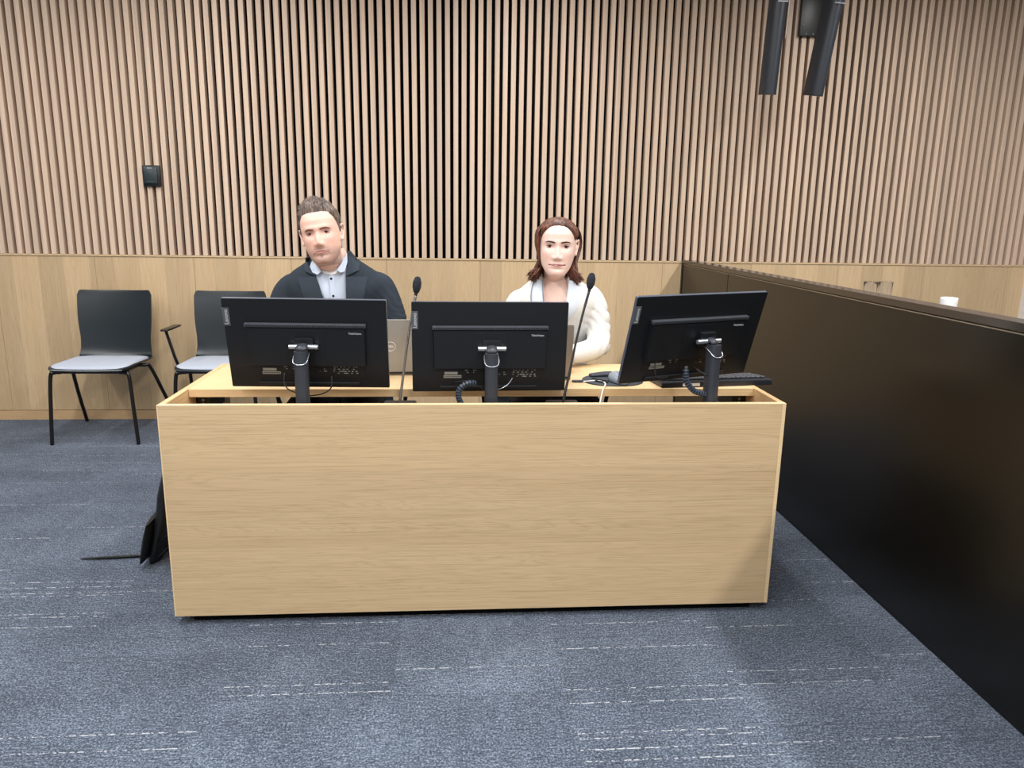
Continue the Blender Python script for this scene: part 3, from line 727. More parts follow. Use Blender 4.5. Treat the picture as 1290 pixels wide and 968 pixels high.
# ------------------------------------------------------------------ people
def head_pt(a, z, P):
    """a = angle (0 front), z in -1..1 local metres; P = person's parameters"""
    T = P['secs']; zs = [s[0] for s in T]
    w = float(np.interp(z, zs, [s[1] for s in T])); f = float(np.interp(z, zs, [s[2] for s in T])); b = float(np.interp(z, zs, [s[3] for s in T])); yc = float(np.interp(z, zs, [s[4] for s in T]))
    ex = 2.25; s, c = math.sin(a), math.cos(a)
    x = w*math.copysign(abs(s)**(2/ex), s); cc = math.copysign(abs(c)**(2/ex), c)
    y = yc-(yc-f)*cc if c > 0 else yc+(b-yc)*(-cc)
    # facial features push forward (-y)
    if c > 0:
        g = lambda x0, z0, sx, sz: math.exp(-((x-x0)/sx)**2/2-((z-z0)/sz)**2/2)
        m = min(1, c*1.6); dy = 0
        if -.056 < z < .030:
            nz = np.interp(z, [-.056, -.052, -.046, -.038, -.028, -.012, .004, .018, .030], [0, .006, .017, .0225, .0200, .0130, .0070, .0030, 0])
            nw = np.interp(z, [-.05, -.04, -.02, .0, .02], [.0090, .0085, .0068, .0058, .008]); dy += P['nose']*nz*math.exp(-(x/nw)**2/2)
        for sx in (-1, 1):
            dy += .0085*g(sx*.0125, -.0435, .0050, .0052) - .0125*g(sx*.031, .001, .0145, .0095) + P['brow']*g(sx*.028, .019, .016, .0065)
            dy += .0045*g(sx*.046, -.030, .016, .016) + .002*g(sx*.030, -.055, .012, .014) - .002*g(sx*.024, -.060, .005, .014)
        dy += .0030*g(0, -.0655, .020, .0050) + .0035*g(0, -.0765, .018, .0052) - .0045*g(0, -.0705, .021, .0018)
        dy -= .0045*g(0, -.0865, .018, .005); dy += .0055*g(0, -.104, .016, .010); dy += .003*g(0, .055, .035, .022)
        y -= dy*m
    return Vector((x, y, z))
MAN = dict(nose=1.0, brow=.0058, secs=[  # z, half width, front, back, centre
    (-.1225, .010, -.068, -.035, -.05), (-.119, .026, -.079, -.010, -.045), (-.110, .039, -.086, .018, -.035), (-.095, .051, -.089, .040, -.020), (-.078, .060, -.090, .056, -.008), (-.055, .0665, -.0905, .070, .004),
    (-.03, .0705, -.0915, .084, .012), (0, .0740, -.0915, .096, .016), (.025, .0755, -.092, .101, .018), (.05, .0755, -.089, .100, .016), (.072, .0715, -.080, .092, .014), (.09, .0610, -.064, .077, .012), (.103, .045, -.044, .057, .010), (.110, .027, -.024, .036, .008), (.113, .008, -.004, .016, .007)])
WOM = dict(nose=.90, brow=.0025, secs=[
    (-.1215, .009, -.066, -.035, -.05), (-.118, .022, -.077, -.012, -.045), (-.109, .037, -.084, .014, -.035), (-.095, .0490, -.087, .036, -.020), (-.078, .0590, -.0875, .052, -.008), (-.055, .0665, -.088, .066, .004),
    (-.03, .0715, -.089, .080, .012), (0, .0740, -.089, .092, .016), (.025, .0745, -.0895, .097, .018), (.05, .0735, -.087, .096, .016), (.070, .0690, -.079, .088, .014), (.087, .0570, -.063, .073, .012), (.098, .041, -.043, .053, .010), (.104, .025, -.023, .034, .008), (.107, .007, -.004, .015, .007)])
def head_bm(P, nz=110, na=120, grow=0):
    bm = bmesh.new(); z0, z1 = P['secs'][0][0], P['secs'][-1][0]; rings = []
    for i in range(nz+1):
        t = i/nz; z = z0+(z1-z0)*(.5-.5*math.cos(math.pi*t))*.35+(z1-z0)*t*.65
        rings.append([head_pt(2*math.pi*k/na, z, P) for k in range(na)])
    loft(bm, rings); return bm
def ear(bm, s, x=.0735):
    pts = [(s*(x-.004), -.003, .012), (s*(x+.008), .008, .026), (s*(x+.013), .022, .024), (s*(x+.012), .026, .004), (s*(x+.006), .016, -.018), (s*(x+.002), .004, -.031), (s*(x-.002), -.002, -.024)]
    tube(bm, pts, [.0045, .0045, .0045, .0045, .0045, .006, .0045], 8, 4)
    tube(bm, [(s*(x-.004), .004, .014), (s*(x+.004), .014, .004), (s*(x-.002), .006, -.020)], [.010, .012, .009], 10, 3, .35, up=(s, .2, 0))
def surf_strip(bvh, Mh, line, widths, off, thick, sub=5, nk=4, profile=True, dirn=Vector((0, 1, 0))):
    """band lying on the face: line of (x,z), local; returns bmesh in head local coords"""
    rows = catmull([(x, z, w) for (x, z), w in zip(line, widths)], sub); bm = bmesh.new(); top, bot = [], []
    for i, r in enumerate(rows):
        a = rows[max(0, i-1)]; b = rows[min(len(rows)-1, i+1)]; tx, tz = b[0]-a[0], b[1]-a[1]; l = math.hypot(tx, tz) or 1; nx, nz_ = -tz/l, tx/l
        tr, br = [], []
        for k in range(nk+1):
            u = -1+2*k/nk; px, pz = r[0]+nx*u*r[2]/2, r[1]+nz_*u*r[2]/2
            h = bvh.ray_cast(Vector((px, -.4, pz)), dirn)
            y = h[0].y if h[0] else -.08
            tt = off+thick*(1-u*u*.9 if profile else 1); tr.append(bm.verts.new((px, y-tt, pz))); br.append(bm.verts.new((px, y+.002, pz)))
        top.append(tr); bot.append(br)
    for i in range(len(rows)-1):
        for k in range(nk):
            bm.faces.new((top[i][k], top[i][k+1], top[i+1][k+1], top[i+1][k])); bm.faces.new((bot[i][k], bot[i+1][k], bot[i+1][k+1], bot[i][k+1]))
        bm.faces.new((top[i][0], top[i+1][0], bot[i+1][0], bot[i][0])); bm.faces.new((top[i][nk], bot[i][nk], bot[i+1][nk], top[i+1][nk]))
    bm.faces.new([top[0][k] for k in range(nk+1)]+[bot[0][k] for k in range(nk, -1, -1)]); bm.faces.new([top[-1][k] for k in range(nk+1)]+[bot[-1][k] for k in range(nk, -1, -1)])
    return bm
def hand(bm, wrist, dirv, s, palm_down=True):
    """wrist point, forward direction, s = +1 if the thumb is toward +side"""
    d_ = Vector(dirv).normalized(); up = Vector((0, 0, 1)); sd = d_.cross(up).normalized()*s
    W = Vector(wrist)
    for k, (o, l) in enumerate(((.030, .060), (.011, .070), (-.009, .066), (-.027, .052))):
        b = W+d_*.085+sd*o*.95; pts = [W+d_*.02+sd*o*.5, W+d_*.05+sd*o*.8, b, b+d_*l*.45+up*.004+sd*o*.12, b+d_*l*.78-up*.008+sd*o*.18, b+d_*l*.95-up*.022+sd*o*.2]
        tube(bm, pts, [.013, .0125, .0098, .0085, .0078, .0068], 10, 3)
    tube(bm, [W+d_*.015+sd*.018, W+d_*.045+sd*.040-up*.004, W+d_*.075+sd*.052-up*.010, W+d_*.10+sd*.052-up*.014], [.014, .012, .0095, .008], 10, 3)
    tube(bm, [W-d_*.02, W+d_*.03, W+d_*.08], [.024, .032, .034], 16, 3, .5)
def to_bvh(me): 
    return BVHTree.FromPolygons([v.co for v in me.vertices], [p.vertices for p in me.polygons])
def limbs(bm, spec, grow=0.):
    for pts, rad in spec: tube(bm, pts, [r+grow for r in rad], 18, 5)
def cloth(bm, voxel, wr, smooth_it=3, scale=9., folds=()):
    me = remesh(bm, voxel, smooth_it)
    nrm = [v.normal.copy() for v in me.vertices]
    for v, n in zip(me.vertices, nrm):
        c = v.co; a = noise.noise(Vector((c.x*scale, c.y*scale, c.z*scale*1.6)))*wr
        for (p, dr, wl, amp, rad) in folds:    # periodic sleeve creases around a point
            q = c-Vector(p); g = math.exp(-(q.length/rad)**2)
            if g > .02: a += amp*g*(abs(math.sin(q.dot(Vector(dr))*math.pi/wl+1.5*noise.noise(c*12)))**.6-.5)
        v.co = c+n*a
    return me
def cut(me, fn, thick):
    bm = bmesh.new(); bm.from_mesh(me)
    bmesh.ops.delete(bm, geom=[f for f in bm.faces if fn(f.calc_center_median())], context='FACES')
    # drop the jaggedness of the cut edge
    for _ in range(4):
        mv = {}
        for v in bm.verts:
            if v.is_boundary:
                nb = [e.other_vert(v).co for e in v.link_edges if e.is_boundary]
                if len(nb) == 2: mv[v] = (v.co*2+nb[0]+nb[1])/4
        for v, q in mv.items(): v.co = q
    bmesh.ops.solidify(bm, geom=bm.faces[:], thickness=thick)
    m2_ = bpy.data.meshes.new('c'); bm.to_mesh(m2_); bm.free(); return m2_

def person(P, label, root, Mh, tors, arms, legs, sleeve_cut, tonef, skinmat, neck, hands):
    t = thing('person', label, 'person', root)
    hb = head_bm(P); src = bmesh.new()
    me_h = bpy.data.meshes.new('h'); hb.to_mesh(me_h); hb.free(); bvh_local = to_bvh(me_h)
    eb = bmesh.new(); ear(eb, 1, P['secs'][7][1]); ear(eb, -1, P['secs'][7][1])
    me_e = bpy.data.meshes.new('e'); eb.to_mesh(me_e); eb.free()
    for m in (me_h, me_e): m.transform(Mh); src.from_mesh(m)
    bvh_w = to_bvh(me_h)
    tube(src, neck[0], neck[1], 24, 6)
    torso(src, tors, 6, 40, -.014); limbs(src, arms, -.008); limbs(src, legs, -.006)
    for h in hands: hand(src, *h)
    me = remesh(src, .0030, 2, .5)
    # pull the face back onto the modelled surface after the voxel union
    Mi = Mh.inverted()
    for v in me.vertices:
        l = Mi @ v.co
        if -.125 < l.z < .12 and l.y < .02 and abs(l.x) < .066:
            q = bvh_w.find_nearest(v.co, .006)
            if q[0] and l.z > -.112: v.co = v.co.lerp(q[0], min(1, (l.z+.112)/.01))
    ca = me.color_attributes.new('tone', 'FLOAT_COLOR', 'POINT')
    for i, v in enumerate(me.vertices): ca.data[i].color = (*tonef(Mi @ v.co, v.co), 1)
    o = link('body', me, skinmat, t, 180)
    return t, o, bvh_local
def eyes(par, Mh, bvh, iris, dx, z, r=.0118, look=(0, 0), openz=(.0042, -.0038)):
    for s in (-1, 1):
        c = Vector((s*dx, 0, z)); h = bvh.ray_cast(Vector((s*dx, -.4, z)), Vector((0, 1, 0)))
        y = h[0].y; c.y = y+r-.0032
        bm = bmesh.new(); bmesh.ops.create_uvsphere(bm, u_segments=24, v_segments=16, radius=r)
        for v in bm.verts: v.co = Mh @ (v.co+c)
        e = obj('eye', bm, 'eye_white', par, 60)
        for nm, rr, lift, mt in (('iris', .0064, .0004, iris), ('pupil', .0030, .0007, 'pupil')):
            bm = bmesh.new(); ring = []
            cv = bm.verts.new(Mh @ (c+Vector((look[0]*r, -math.sqrt(r*r)-lift, look[1]*r))))
            for k in range(20):
                a = 2*math.pi*k/20; px, pz = rr*math.cos(a)+look[0]*r, rr*math.sin(a)+look[1]*r
                ring.append(bm.verts.new(Mh @ (c+Vector((px, -math.sqrt(max(0, r*r-px*px-pz*pz))-lift, pz)))))
            for k in range(20): bm.faces.new((cv, ring[k], ring[(k+1) % 20]))
            obj(nm, bm, mt, e, 60)
        # lids: shells over the eyeball above and below the opening
        for nm, zlo, zhi in (('upper_eyelid', openz[0], r*.95), ('lower_eyelid', -r*.95, openz[1])):
            bm = bmesh.new(); R2 = r+.0011; rows = []
            for i in range(9):
                row = []
                for k in range(17):
                    u = -1+2*k/16; px = u*r*.97
                    edge = (zlo if nm == 'upper_eyelid' else zhi)*(1-.75*u*u)
                    far = (zhi if nm == 'upper_eyelid' else zlo)
                    pz = edge+(far-edge)*i/8; lim = math.sqrt(max(0, R2*R2-px*px))*.995; pz = max(-lim, min(lim, pz))
                    row.append(bm.verts.new(Mh @ (c+Vector((px, -math.sqrt(max(0, R2*R2-px*px-pz*pz)), pz)))))
                rows.append(row)
            for a, b in zip(rows, rows[1:]):
                for k in range(16): bm.faces.new((a[k], a[k+1], b[k+1], b[k]))
            bmesh.ops.remove_doubles(bm, verts=bm.verts, dist=1e-5)
            lo = obj(nm, bm, None, par, 60); lo.data.materials.append(par.data.materials[0])
            ca = lo.data.color_attributes.new('tone', 'FLOAT_COLOR', 'POINT')
            for q in ca.data: q.color = (*par['lid_tone'], 1)
            if nm == 'upper_eyelid':   # lash line
                bm = bmesh.new(); pts = []
                for k in range(13):
                    u = -1+2*k/12; px = u*r*.95; pz = openz[0]*(1-.75*u*u)
                    pts.append(Mh @ (c+Vector((px, -math.sqrt(max(0, (r+.0013)**2-px*px-pz*pz)), pz))))
                tube(bm, pts, [.0003]+[par['lash']]*11+[.0003], 6, 1); obj('eyelashes', bm, 'lash_fair' if par['lash'] < .0016 else 'brow_dark', par, 60)
def lerp3(a, b, t): return tuple(x+(y-x)*t for x, y in zip(a, b))
def g2(x, z, x0, z0, sx, sz): return math.exp(-((x-x0)/sx)**2-((z-z0)/sz)**2)

# ---- the man
RM = Vector((-.495, 3.15, 0))
EM = Vector((-.527, 3.060, 1.258))          # eye-level centre of the skull
MhM = Matrix.Translation(EM-RM) @ Matrix.Rotation(R(0), 4, 'Z') @ Matrix.Rotation(R(-10), 4, 'Y') @ Matrix.Rotation(R(-4), 4, 'X')
def tone_man(l, w):
    base = lin(230, 190, 173)
    f = max(0, min(1, (-l.y-.02)/.04))
    red = f*(g2(l.x, l.z, .042, -.035, .022, .022)+g2(l.x, l.z, -.042, -.035, .022, .022)+g2(l.x, l.z, 0, -.04, .012, .012))
    c = lerp3(base, lin(216, 154, 140), min(1, red*.5))
    # stubble: jaw, chin, moustache, goatee
    st = 0
    jaw = max(0, min(1, (-.052-l.z)/.022))*(1 if l.y < .03 else 0)
    st = max(st, .38*jaw)
    if f > 0:
        st = max(st, .72*f*g2(l.x, l.z, 0, -.0600, .030, .0055)); st = max(st, .80*f*g2(l.x, l.z, 0, -.090, .009, .010))
        st = max(st, .5*f*g2(l.x, l.z, 0, -.113, .04, .012)); st = max(st, .5*f*(g2(l.x, l.z, .031, -.078, .007, .018)+g2(l.x, l.z, -.031, -.078, .007, .018)))
    if l.z > -.125: c = lerp3(c, lin(118, 88, 82), min(.85, st*1.25))
    sock_shade = f*(g2(l.x, l.z, .031, .003, .019, .011)+g2(l.x, l.z, -.031, .003, .019, .011)); c = lerp3(c, lin(176, 122, 112), .6*min(1, sock_shade))  # shade of the eye sockets painted into the skin colour
    return c
man_t = [(.47, 0, .14, .175, .13), (.55, 0, .14, .185, .135), (.66, 0, .12, .18, .125), (.78, 0, .09, .178, .122), (.90, 0, .05, .190, .125), (1.00, 0, .02, .198, .118), (1.055, 0, .01, .200, .104), (1.095, 0, .012, .178, .086), (1.130, -.002, .012, .132, .072), (1.160, -.004, .010, .092, .064), (1.188, -.006, .008, .068, .060), (1.20, -.006, .006, .060, .055)]
man_arms = [([(.140, .015, 1.060), (.182, .01, 1.048), (.212, .0, .99), (.240, -.02, .90), (.250, -.05, .835)], [.045, .050, .052, .050, .046]), ([(.250, -.045, .838), (.250, -.13, .812), (.235, -.225, .803), (.222, -.262, .800)], [.047, .043, .034, .028]),
            ([(-.140, .015, 1.050), (-.185, .01, 1.038), (-.212, .0, .98), (-.235, -.02, .90), (-.245, -.05, .835)], [.045, .050, .052, .050, .046]), ([(-.245, -.045, .838), (-.17, -.13, .812), (-.03, -.20, .803), (.02, -.225, .800)], [.047, .043, .034, .028])]
def legs_for(dx, zs=0.):
    out = []
    for s in (-1, 1):
        out.append(([(s*.09+dx, .13, .555), (s*.10+dx, -.05, .560), (s*.115+dx, -.20, .555), (s*.12+dx, -.315, .545)], [.088, .078, .068, .058]))
        out.append(([(s*.12+dx, -.315, .545), (s*.12+dx, -.34, .40), (s*.12+dx, -.33, .22), (s*.12+dx, -.31, .10)], [.058, .055, .047, .036]))
        out.append(([(s*.12+dx, -.29, .055), (s*.125+dx, -.36, .045), (s*.13+dx, -.46, .034)], [.040, .038, .030]))
    return out
man_legs = legs_for(0)
headbase = MhM @ Vector((0, .02, -.075))
man, mbody, mbvh = person(MAN, 'man in a dark suit jacket and pale blue open-collar shirt, seated behind the left monitor', RM, MhM, man_t, man_arms, man_legs, None, tone_man, 'skin_man',
    ([(-.004, .02, 1.06), (-.006, .012, 1.12), headbase*.5+Vector((-.008, .010, 1.13))*.5, headbase, headbase+Vector((-.008, 0, .05))], [.066, .058, .056, .056, .050]),
    [((.222, -.262, .800), (-.25, -1, -.10), -1), ((.035, -.235, .800), (.55, -1, -.10), 1)])
mbody['lid_tone'] = lin(186, 134, 122); mbody['lash'] = .0014
eyes(mbody, MhM, mbvh, 'iris_grey', .0315, .001, r=.0132, look=(.06, .0), openz=(.0036, -.0034))
def put(bm, name, mat, par, M, sm=60):
    for v in bm.verts: v.co = M @ v.co
    return obj(name, bm, mat, par, sm)
for s in (-1, 1):
    put(surf_strip(mbvh, None, [(s*.013, .0125), (s*.025, .0150), (s*.037, .0160), (s*.049, .0120)], [.0050, .0065, .0060, .0030], .0002, .0014), 'eyebrow', 'brow_fair', man, MhM)
put(surf_strip(mbvh, None, [(-.027, -.0735), (-.013, -.0690), (0, -.0685), (.013, -.0690), (.026, -.0720)], [.0012, .0030, .0034, .0030, .0012], .0, .0010), 'upper_lip', 'lips_man', man, MhM)
put(surf_strip(mbvh, None, [(-.022, -.0748), (-.010, -.0758), (0, -.0762), (.010, -.0758), (.022, -.0740)], [.0012, .0044, .0054, .0044, .0012], .0, .0010), 'lower_lip', 'lips_man', man, MhM)
put(surf_strip(mbvh, None, [(-.031, -.0755), (-.012, -.0718), (0, -.0718), (.012, -.0718), (.030, -.0740)], [.0028, .0022, .0022, .0022, .0028], .0006, .0004), 'mouth_line', 'lip_line', man, MhM)
# hair: cropped sides, brushed-up top
def man_hair():
    bm = bmesh.new(); na, nz = 132, 70; rows = []
    P = MAN
    for i in range(nz+1):
        z = -.035+(.1128+.035)*i/nz; row = []
        for k in range(na):
            a = 2*math.pi*k/na; p = head_pt(a, z, P); q = abs((a+math.pi) % (2*math.pi)-math.pi)   # 0 front .. pi back
            # hairline height by angle
            hl = np.interp(q, [0, .35, .75, 1.0, 1.25, 1.45, 1.9, 2.4, 3.15], [.079, .080, .076, .056, .026, -.008, -.012, -.048, -.055])
            inside = (z-hl)/.012
            top = max(0, min(1, (z-.060)/.035)); front = max(0, math.cos(a))
            side_t = .0045+.003*max(0, min(1, (z-.02)/.04)); th = side_t*(1-top)+top*(.015+.013*front)
            ctr = Vector((0, .012, .03)); n = (p-ctr).normalized(); n = (n*(1-.75*top)+Vector((-.12*top, .10*top*front, 1.0*top))).normalized()
            st = noise.noise(Vector((p.x*240, p.y*60, p.z*60)))*.0016*(.6+2.2*top)
            th = (th+st) if inside > 0 else -.004
            th *= min(1, max(.0, inside)) if inside > 0 else 1
            row.append(p+n*th)
        rows.append(row)
    loft(bm, rows); 
    # spiky tufts along the raised front and crown
    rnd = random.Random(3)
    for k in range(420):
        a = rnd.gauss(0, 1.1); z = rnd.uniform(.082, .112)
        if z < .092 and abs(a) > 1.0: continue
        p = head_pt(a, z, P); fr = max(0, math.cos(a))
        n = ((p-Vector((0, .02, .02))).normalized()*.35+Vector((rnd.uniform(-.14, .10)-.14, .16, 1.0))).normalized()
        L_ = rnd.uniform(.030, .044)*(.6+.45*fr)
        b = p-n*.002; bend = Vector((-.004*rnd.random(), .008, 0))
        tube(bm, [b, b+n*L_*.5, b+n*L_+bend], [.0038, .0032, .0007], 6, 2, cap=False)
    return bm
put(man_hair(), 'hair', 'hair_man', man, MhM)
# clothes
def build_cloth(name, mat, par, tors, arms, grow, voxel, wr, cutfn, thick, folds=(), sm=3):
    bm = bmesh.new(); torso(bm, tors, 6, 44, grow); limbs(bm, arms, grow)
    me = cloth(bm, voxel, wr, sm, folds=folds); bv = to_bvh(me)
    return link(name, cut(me, cutfn, thick), mat, par, 180), bv
def xe(z, pts): return float(np.interp(z, [p[1] for p in pts], [p[0] for p in pts]))
mL = [(-.005, .86), (-.030, 1.00), (-.062, 1.09), (-.090, 1.160), (-.092, 1.24)]; mR = [(.025, .86), (.058, 1.00), (.058, 1.09), (.058, 1.160), (.056, 1.24)]
def neckhole(c, r, z0): return lambda p: (p.x-c[0])**2+(p.y-c[1])**2 < r*r and p.z > z0
nh = neckhole((-.006, .008), .074, 1.13)
def wrist_end(p, ends): return any((p-Vector(e)).dot(Vector(d)) > 0 and (p-Vector(e)).length < .06 for e, d in ends)
mends = [((.228, -.245, .801), (-.25, -1, 0)), ((.0, -.215, .801), (.6, -.5, 0))]
mfold = [((.262, -.02, .86), (.5, .0, 1), .021, .008, .085), ((-.25, -.02, .87), (-.5, 0, 1), .022, .007, .08), ((.225, -.05, 1.0), (.9, 0, .8), .030, .004, .07), ((-.12, -.1, 1.09), (1, 0, .8), .05, .003, .07)]
jk, jbv = build_cloth('jacket', 'suit', man, man_t, man_arms, .004, .006, .0035,
    lambda p: (p.z > .87 and p.y < .03 and xe(p.z, mL) < p.x < xe(p.z, mR)) or nh(p) or wrist_end(p, mends) or p.z < .50, .004, mfold)
def lapel(bvh, edge, outer, off=.005, thick=.003, par=None, name='lapel', mat='suit_lapel', nk=6, sub=5):
    """edge and outer: lists of (x, z) sampled together"""
    rows = catmull([(*a, *b) for a, b in zip(edge, outer)], sub); bm = bmesh.new(); G_ = []
    for r in rows:
        row = []
        for k in range(nk+1):
            u = k/nk; x = r[0]+(r[2]-r[0])*u; z = r[1]+(r[3]-r[1])*u
            h = bvh.ray_cast(Vector((x, -.5, z)), Vector((0, 1, 0))); y = h[0].y if h[0] else (row[-1].co.y if row else 0)
            row.append(bm.verts.new((x, y-off-.004*math.sin(u*math.pi)*.8-(.004 if k == 0 else 0), z)))
        G_.append(row)
    for _ in range(3):
        for i in range(1, len(G_)-1):
            for k in range(nk+1): G_[i][k].co.y = (G_[i-1][k].co.y+2*G_[i][k].co.y+G_[i+1][k].co.y)/4
    for a, b in zip(G_, G_[1:]):
        for k in range(nk): bm.faces.new((a[k], a[k+1], b[k+1], b[k]))
    bmesh.ops.recalc_face_normals(bm, faces=bm.faces)
    bmesh.ops.solidify(bm, geom=bm.faces[:], thickness=thick)
    return obj(name, bm, mat, par, 50)
lapel(jbv, [(-.003, .87), (-.030, 1.00), (-.064, 1.092)], [(-.030, .87), (-.100, .985), (-.134, 1.086)], off=.009, thick=.004, par=jk)
lapel(jbv, [(.028, .87), (.058, 1.00), (.058, 1.092)], [(.050, .87), (.118, .985), (.142, 1.092)], off=.009, thick=.004, par=jk)
lapel(jbv, [(-.064, 1.094), (-.082, 1.14), (-.090, 1.172)], [(-.108, 1.112), (-.114, 1.140), (-.100, 1.160)], off=.010, thick=.004, par=jk, name='collar')
lapel(jbv, [(.058, 1.094), (.062, 1.14), (.064, 1.175)], [(.108, 1.118), (.106, 1.145), (.088, 1.165)], off=.010, thick=.004, par=jk, name='collar')
def band(cx, cy, rx, ry, z0, h, a0, a1, flare, thick, n=36, tilt=0., dz=None):
    """standing collar: angle 0 = back, opening at front"""
    bm = bmesh.new(); A, B = [], []
    for k in range(n+1):
        a = R(a0+(a1-a0)*k/n); s, c_ = math.sin(a), math.cos(a); zz = z0-tilt*(1-c_)/2
        A.append(bm.verts.new((cx+rx*s, cy+ry*c_, zz))); B.append(bm.verts.new((cx+(rx+flare)*s, cy+(ry+flare)*c_, zz+h)))
    for k in range(n): bm.faces.new((A[k], A[k+1], B[k+1], B[k]))
    bmesh.ops.recalc_face_normals(bm, faces=bm.faces); bmesh.ops.solidify(bm, geom=bm.faces[:], thickness=thick); return bm
obj('collar_band', band(-.010, .012, .074, .064, 1.158, .034, -72, 96, -.005, .006, tilt=.012), 'suit_lapel', jk, 50)
# shirt
sh_t = [(.85, 0, .05, .176, .112), (1.00, 0, .02, .180, .103), (1.07, 0, .012, .150, .086), (1.115, 0, .012, .115, .068), (1.145, -.004, .010, .078, .062), (1.165, -.006, .008, .064, .058)]
sh, sbv = build_cloth('shirt', 'shirt', man, sh_t, [], .006, .006, .0015, lambda p: neckhole((-.006, .006), .058, 1.125)(p) or p.z < .86 or (p.z > 1.115 and p.y < -.02 and abs(p.x+.018) < .024*(p.z-1.09)/.05), .002)
obj('collar_band', band(-.008, .006, .064, .062, 1.140, .045, -150, 150, -.004, .003, tilt=.045), 'shirt', sh, 50)
def flap(pts, y0s, name, mat, par, thick=.003):
    bm = bmesh.new(); vs = [bm.verts.new((x, y, z)) for (x, z), y in zip(pts, y0s)]; bm.faces.new(vs)
    bmesh.ops.recalc_face_normals(bm, faces=bm.faces); bmesh.ops.solidify(bm, geom=bm.faces[:], thickness=thick)
    bmesh.ops.bevel(bm, geom=bm.edges[:], offset=.0008, segments=1, affect='EDGES'); return obj(name, bm, mat, par, 30)
flap([(-.078, 1.158), (-.062, 1.150), (-.040, 1.112), (-.055, 1.098), (-.076, 1.108), (-.088, 1.130)], [-.052, -.068, -.082, -.088, -.082, -.066], 'collar_flap', 'shirt', sh)
flap([(.058, 1.186), (.048, 1.160), (.022, 1.118), (.036, 1.108), (.053, 1.112), (.062, 1.15)], [-.036, -.062, -.086, -.090, -.086, -.064], 'collar_flap', 'shirt', sh)
lapel(sbv, [(-.004, .95), (-.005, 1.03), (-.012, 1.098)], [(.016, .95), (.015, 1.03), (.008, 1.098)], off=.002, thick=.001, par=sh, name='placket', mat='shirt', nk=3)
for z, x in ((1.083, -.002), (1.015, .006)):
    h = sbv.ray_cast(Vector((x, -.5, z)), Vector((0, 1, 0))); bm = bmesh.new(); cyl(bm, (x, h[0].y-.006, z), .0048, .002, 'y', 14); obj('button', bm, 'button_dark', sh)
bm = bmesh.new(); tube(bm, [(-.046, -.042, 1.128), (-.034, -.058, 1.113), (-.012, -.066, 1.103), (.012, -.064, 1.106), (.032, -.050, 1.122)], .011, 10, 5, .6); obj('undershirt', bm, 'tshirt', man, 60)
# trousers and shoes
def lower(par, legs, tors, mat):
    bm = bmesh.new(); torso(bm, [(.475, 0, .14, .170, .125), (.53, 0, .14, .185, .135), (.60, 0, .13, .178, .125), (.66, 0, .12, .17, .115)], 4, 36, .004)
    for i, (p_, r_) in enumerate(legs):
        if i % 3 < 2: tube(bm, p_, [r+.006 for r in r_], 18, 5)
    me = cloth(bm, .008, .004, 3); link('trousers', me, mat, par, 180)
    for i in (2, 5):
        p_, r_ = legs[i]; bm = bmesh.new(); tube(bm, [(a, b, c_+.002) for a, b, c_ in p_], [r+.006 for r in r_], 18, 5)
        for v in bm.verts: v.co.z = max(v.co.z, .006)
        obj('shoe', bm, 'shoe', par, 60)
lower(man, man_legs, None, 'trouser_dark')

# ---- the woman
RW = Vector((.425, 3.13, 0))
EW = Vector((.414, 3.060, 1.223))
MhW = Matrix.Translation(EW-RW) @ Matrix.Rotation(R(-6), 4, 'Z') @ Matrix.Rotation(R(1.5), 4, 'Y')
def tone_wom(l, w):
    base = lin(238, 206, 193)
    f = max(0, min(1, (-l.y-.02)/.04))
    red = f*(g2(l.x, l.z, .040, -.035, .024, .024)+g2(l.x, l.z, -.040, -.035, .024, .024)+.5*g2(l.x, l.z, 0, -.10, .03, .02))
    c = lerp3(base, lin(228, 172, 162), min(1, red*.4))
    sock_shade = f*(g2(l.x, l.z, .031, .003, .016, .008)+g2(l.x, l.z, -.031, .003, .016, .008)); c = lerp3(c, lin(176, 124, 118), .7*min(1, sock_shade))  # eye-socket shading put into the skin tone
    return c
wom_t = [(.47, 0, .15, .170, .13), (.55, 0, .15, .180, .13), (.66, 0, .12, .155, .110), (.78, 0, .09, .150, .105), (.90, 0, .05, .165, .118), (.97, 0, .02, .168, .112), (1.015, 0, .012, .168, .094), (1.045, 0, .012, .146, .080), (1.075, -.004, .012, .105, .064), (1.095, -.008, .012, .076, .056), (1.115, -.012, .010, .056, .052)]
wom_arms = [([(.115, .012, 1.020), (.150, .008, 1.008), (.172, -.005, .955), (.180, -.03, .88), (.172, -.075, .818)], [.038, .044, .045, .044, .042]), ([(.175, -.070, .818), (.13, -.125, .806), (.06, -.185, .800), (.01, -.215, .798)], [.044, .042, .036, .030]),
            ([(-.115, .012, 1.005), (-.155, .008, .990), (-.178, -.005, .94), (-.190, -.03, .88), (-.195, -.075, .820)], [.038, .044, .045, .044, .042]), ([(-.197, -.070, .822), (-.20, -.125, .806), (-.17, -.19, .800), (-.155, -.215, .798)], [.044, .042, .036, .030])]
wom_legs = legs_for(0)
hbW = MhW @ Vector((0, .02, -.08))
wom, wbody, wbvh = person(WOM, 'woman with reddish brown shoulder-length hair in a white blazer, seated behind the middle monitor', RW, MhW, wom_t, wom_arms, wom_legs, None, tone_wom, 'skin_woman',
    ([(-.008, .02, 1.00), (-.010, .014, 1.07), (-.012, .012, 1.10), hbW, hbW+Vector((0, 0, .05))], [.058, .050, .047, .046, .044]),
    [((.005, -.215, .798), (-.45, -1, -.08), -1), ((-.155, -.215, .798), (.10, -1, -.08), 1)])
wbody['lid_tone'] = lin(214, 168, 156); wbody['lash'] = .0019
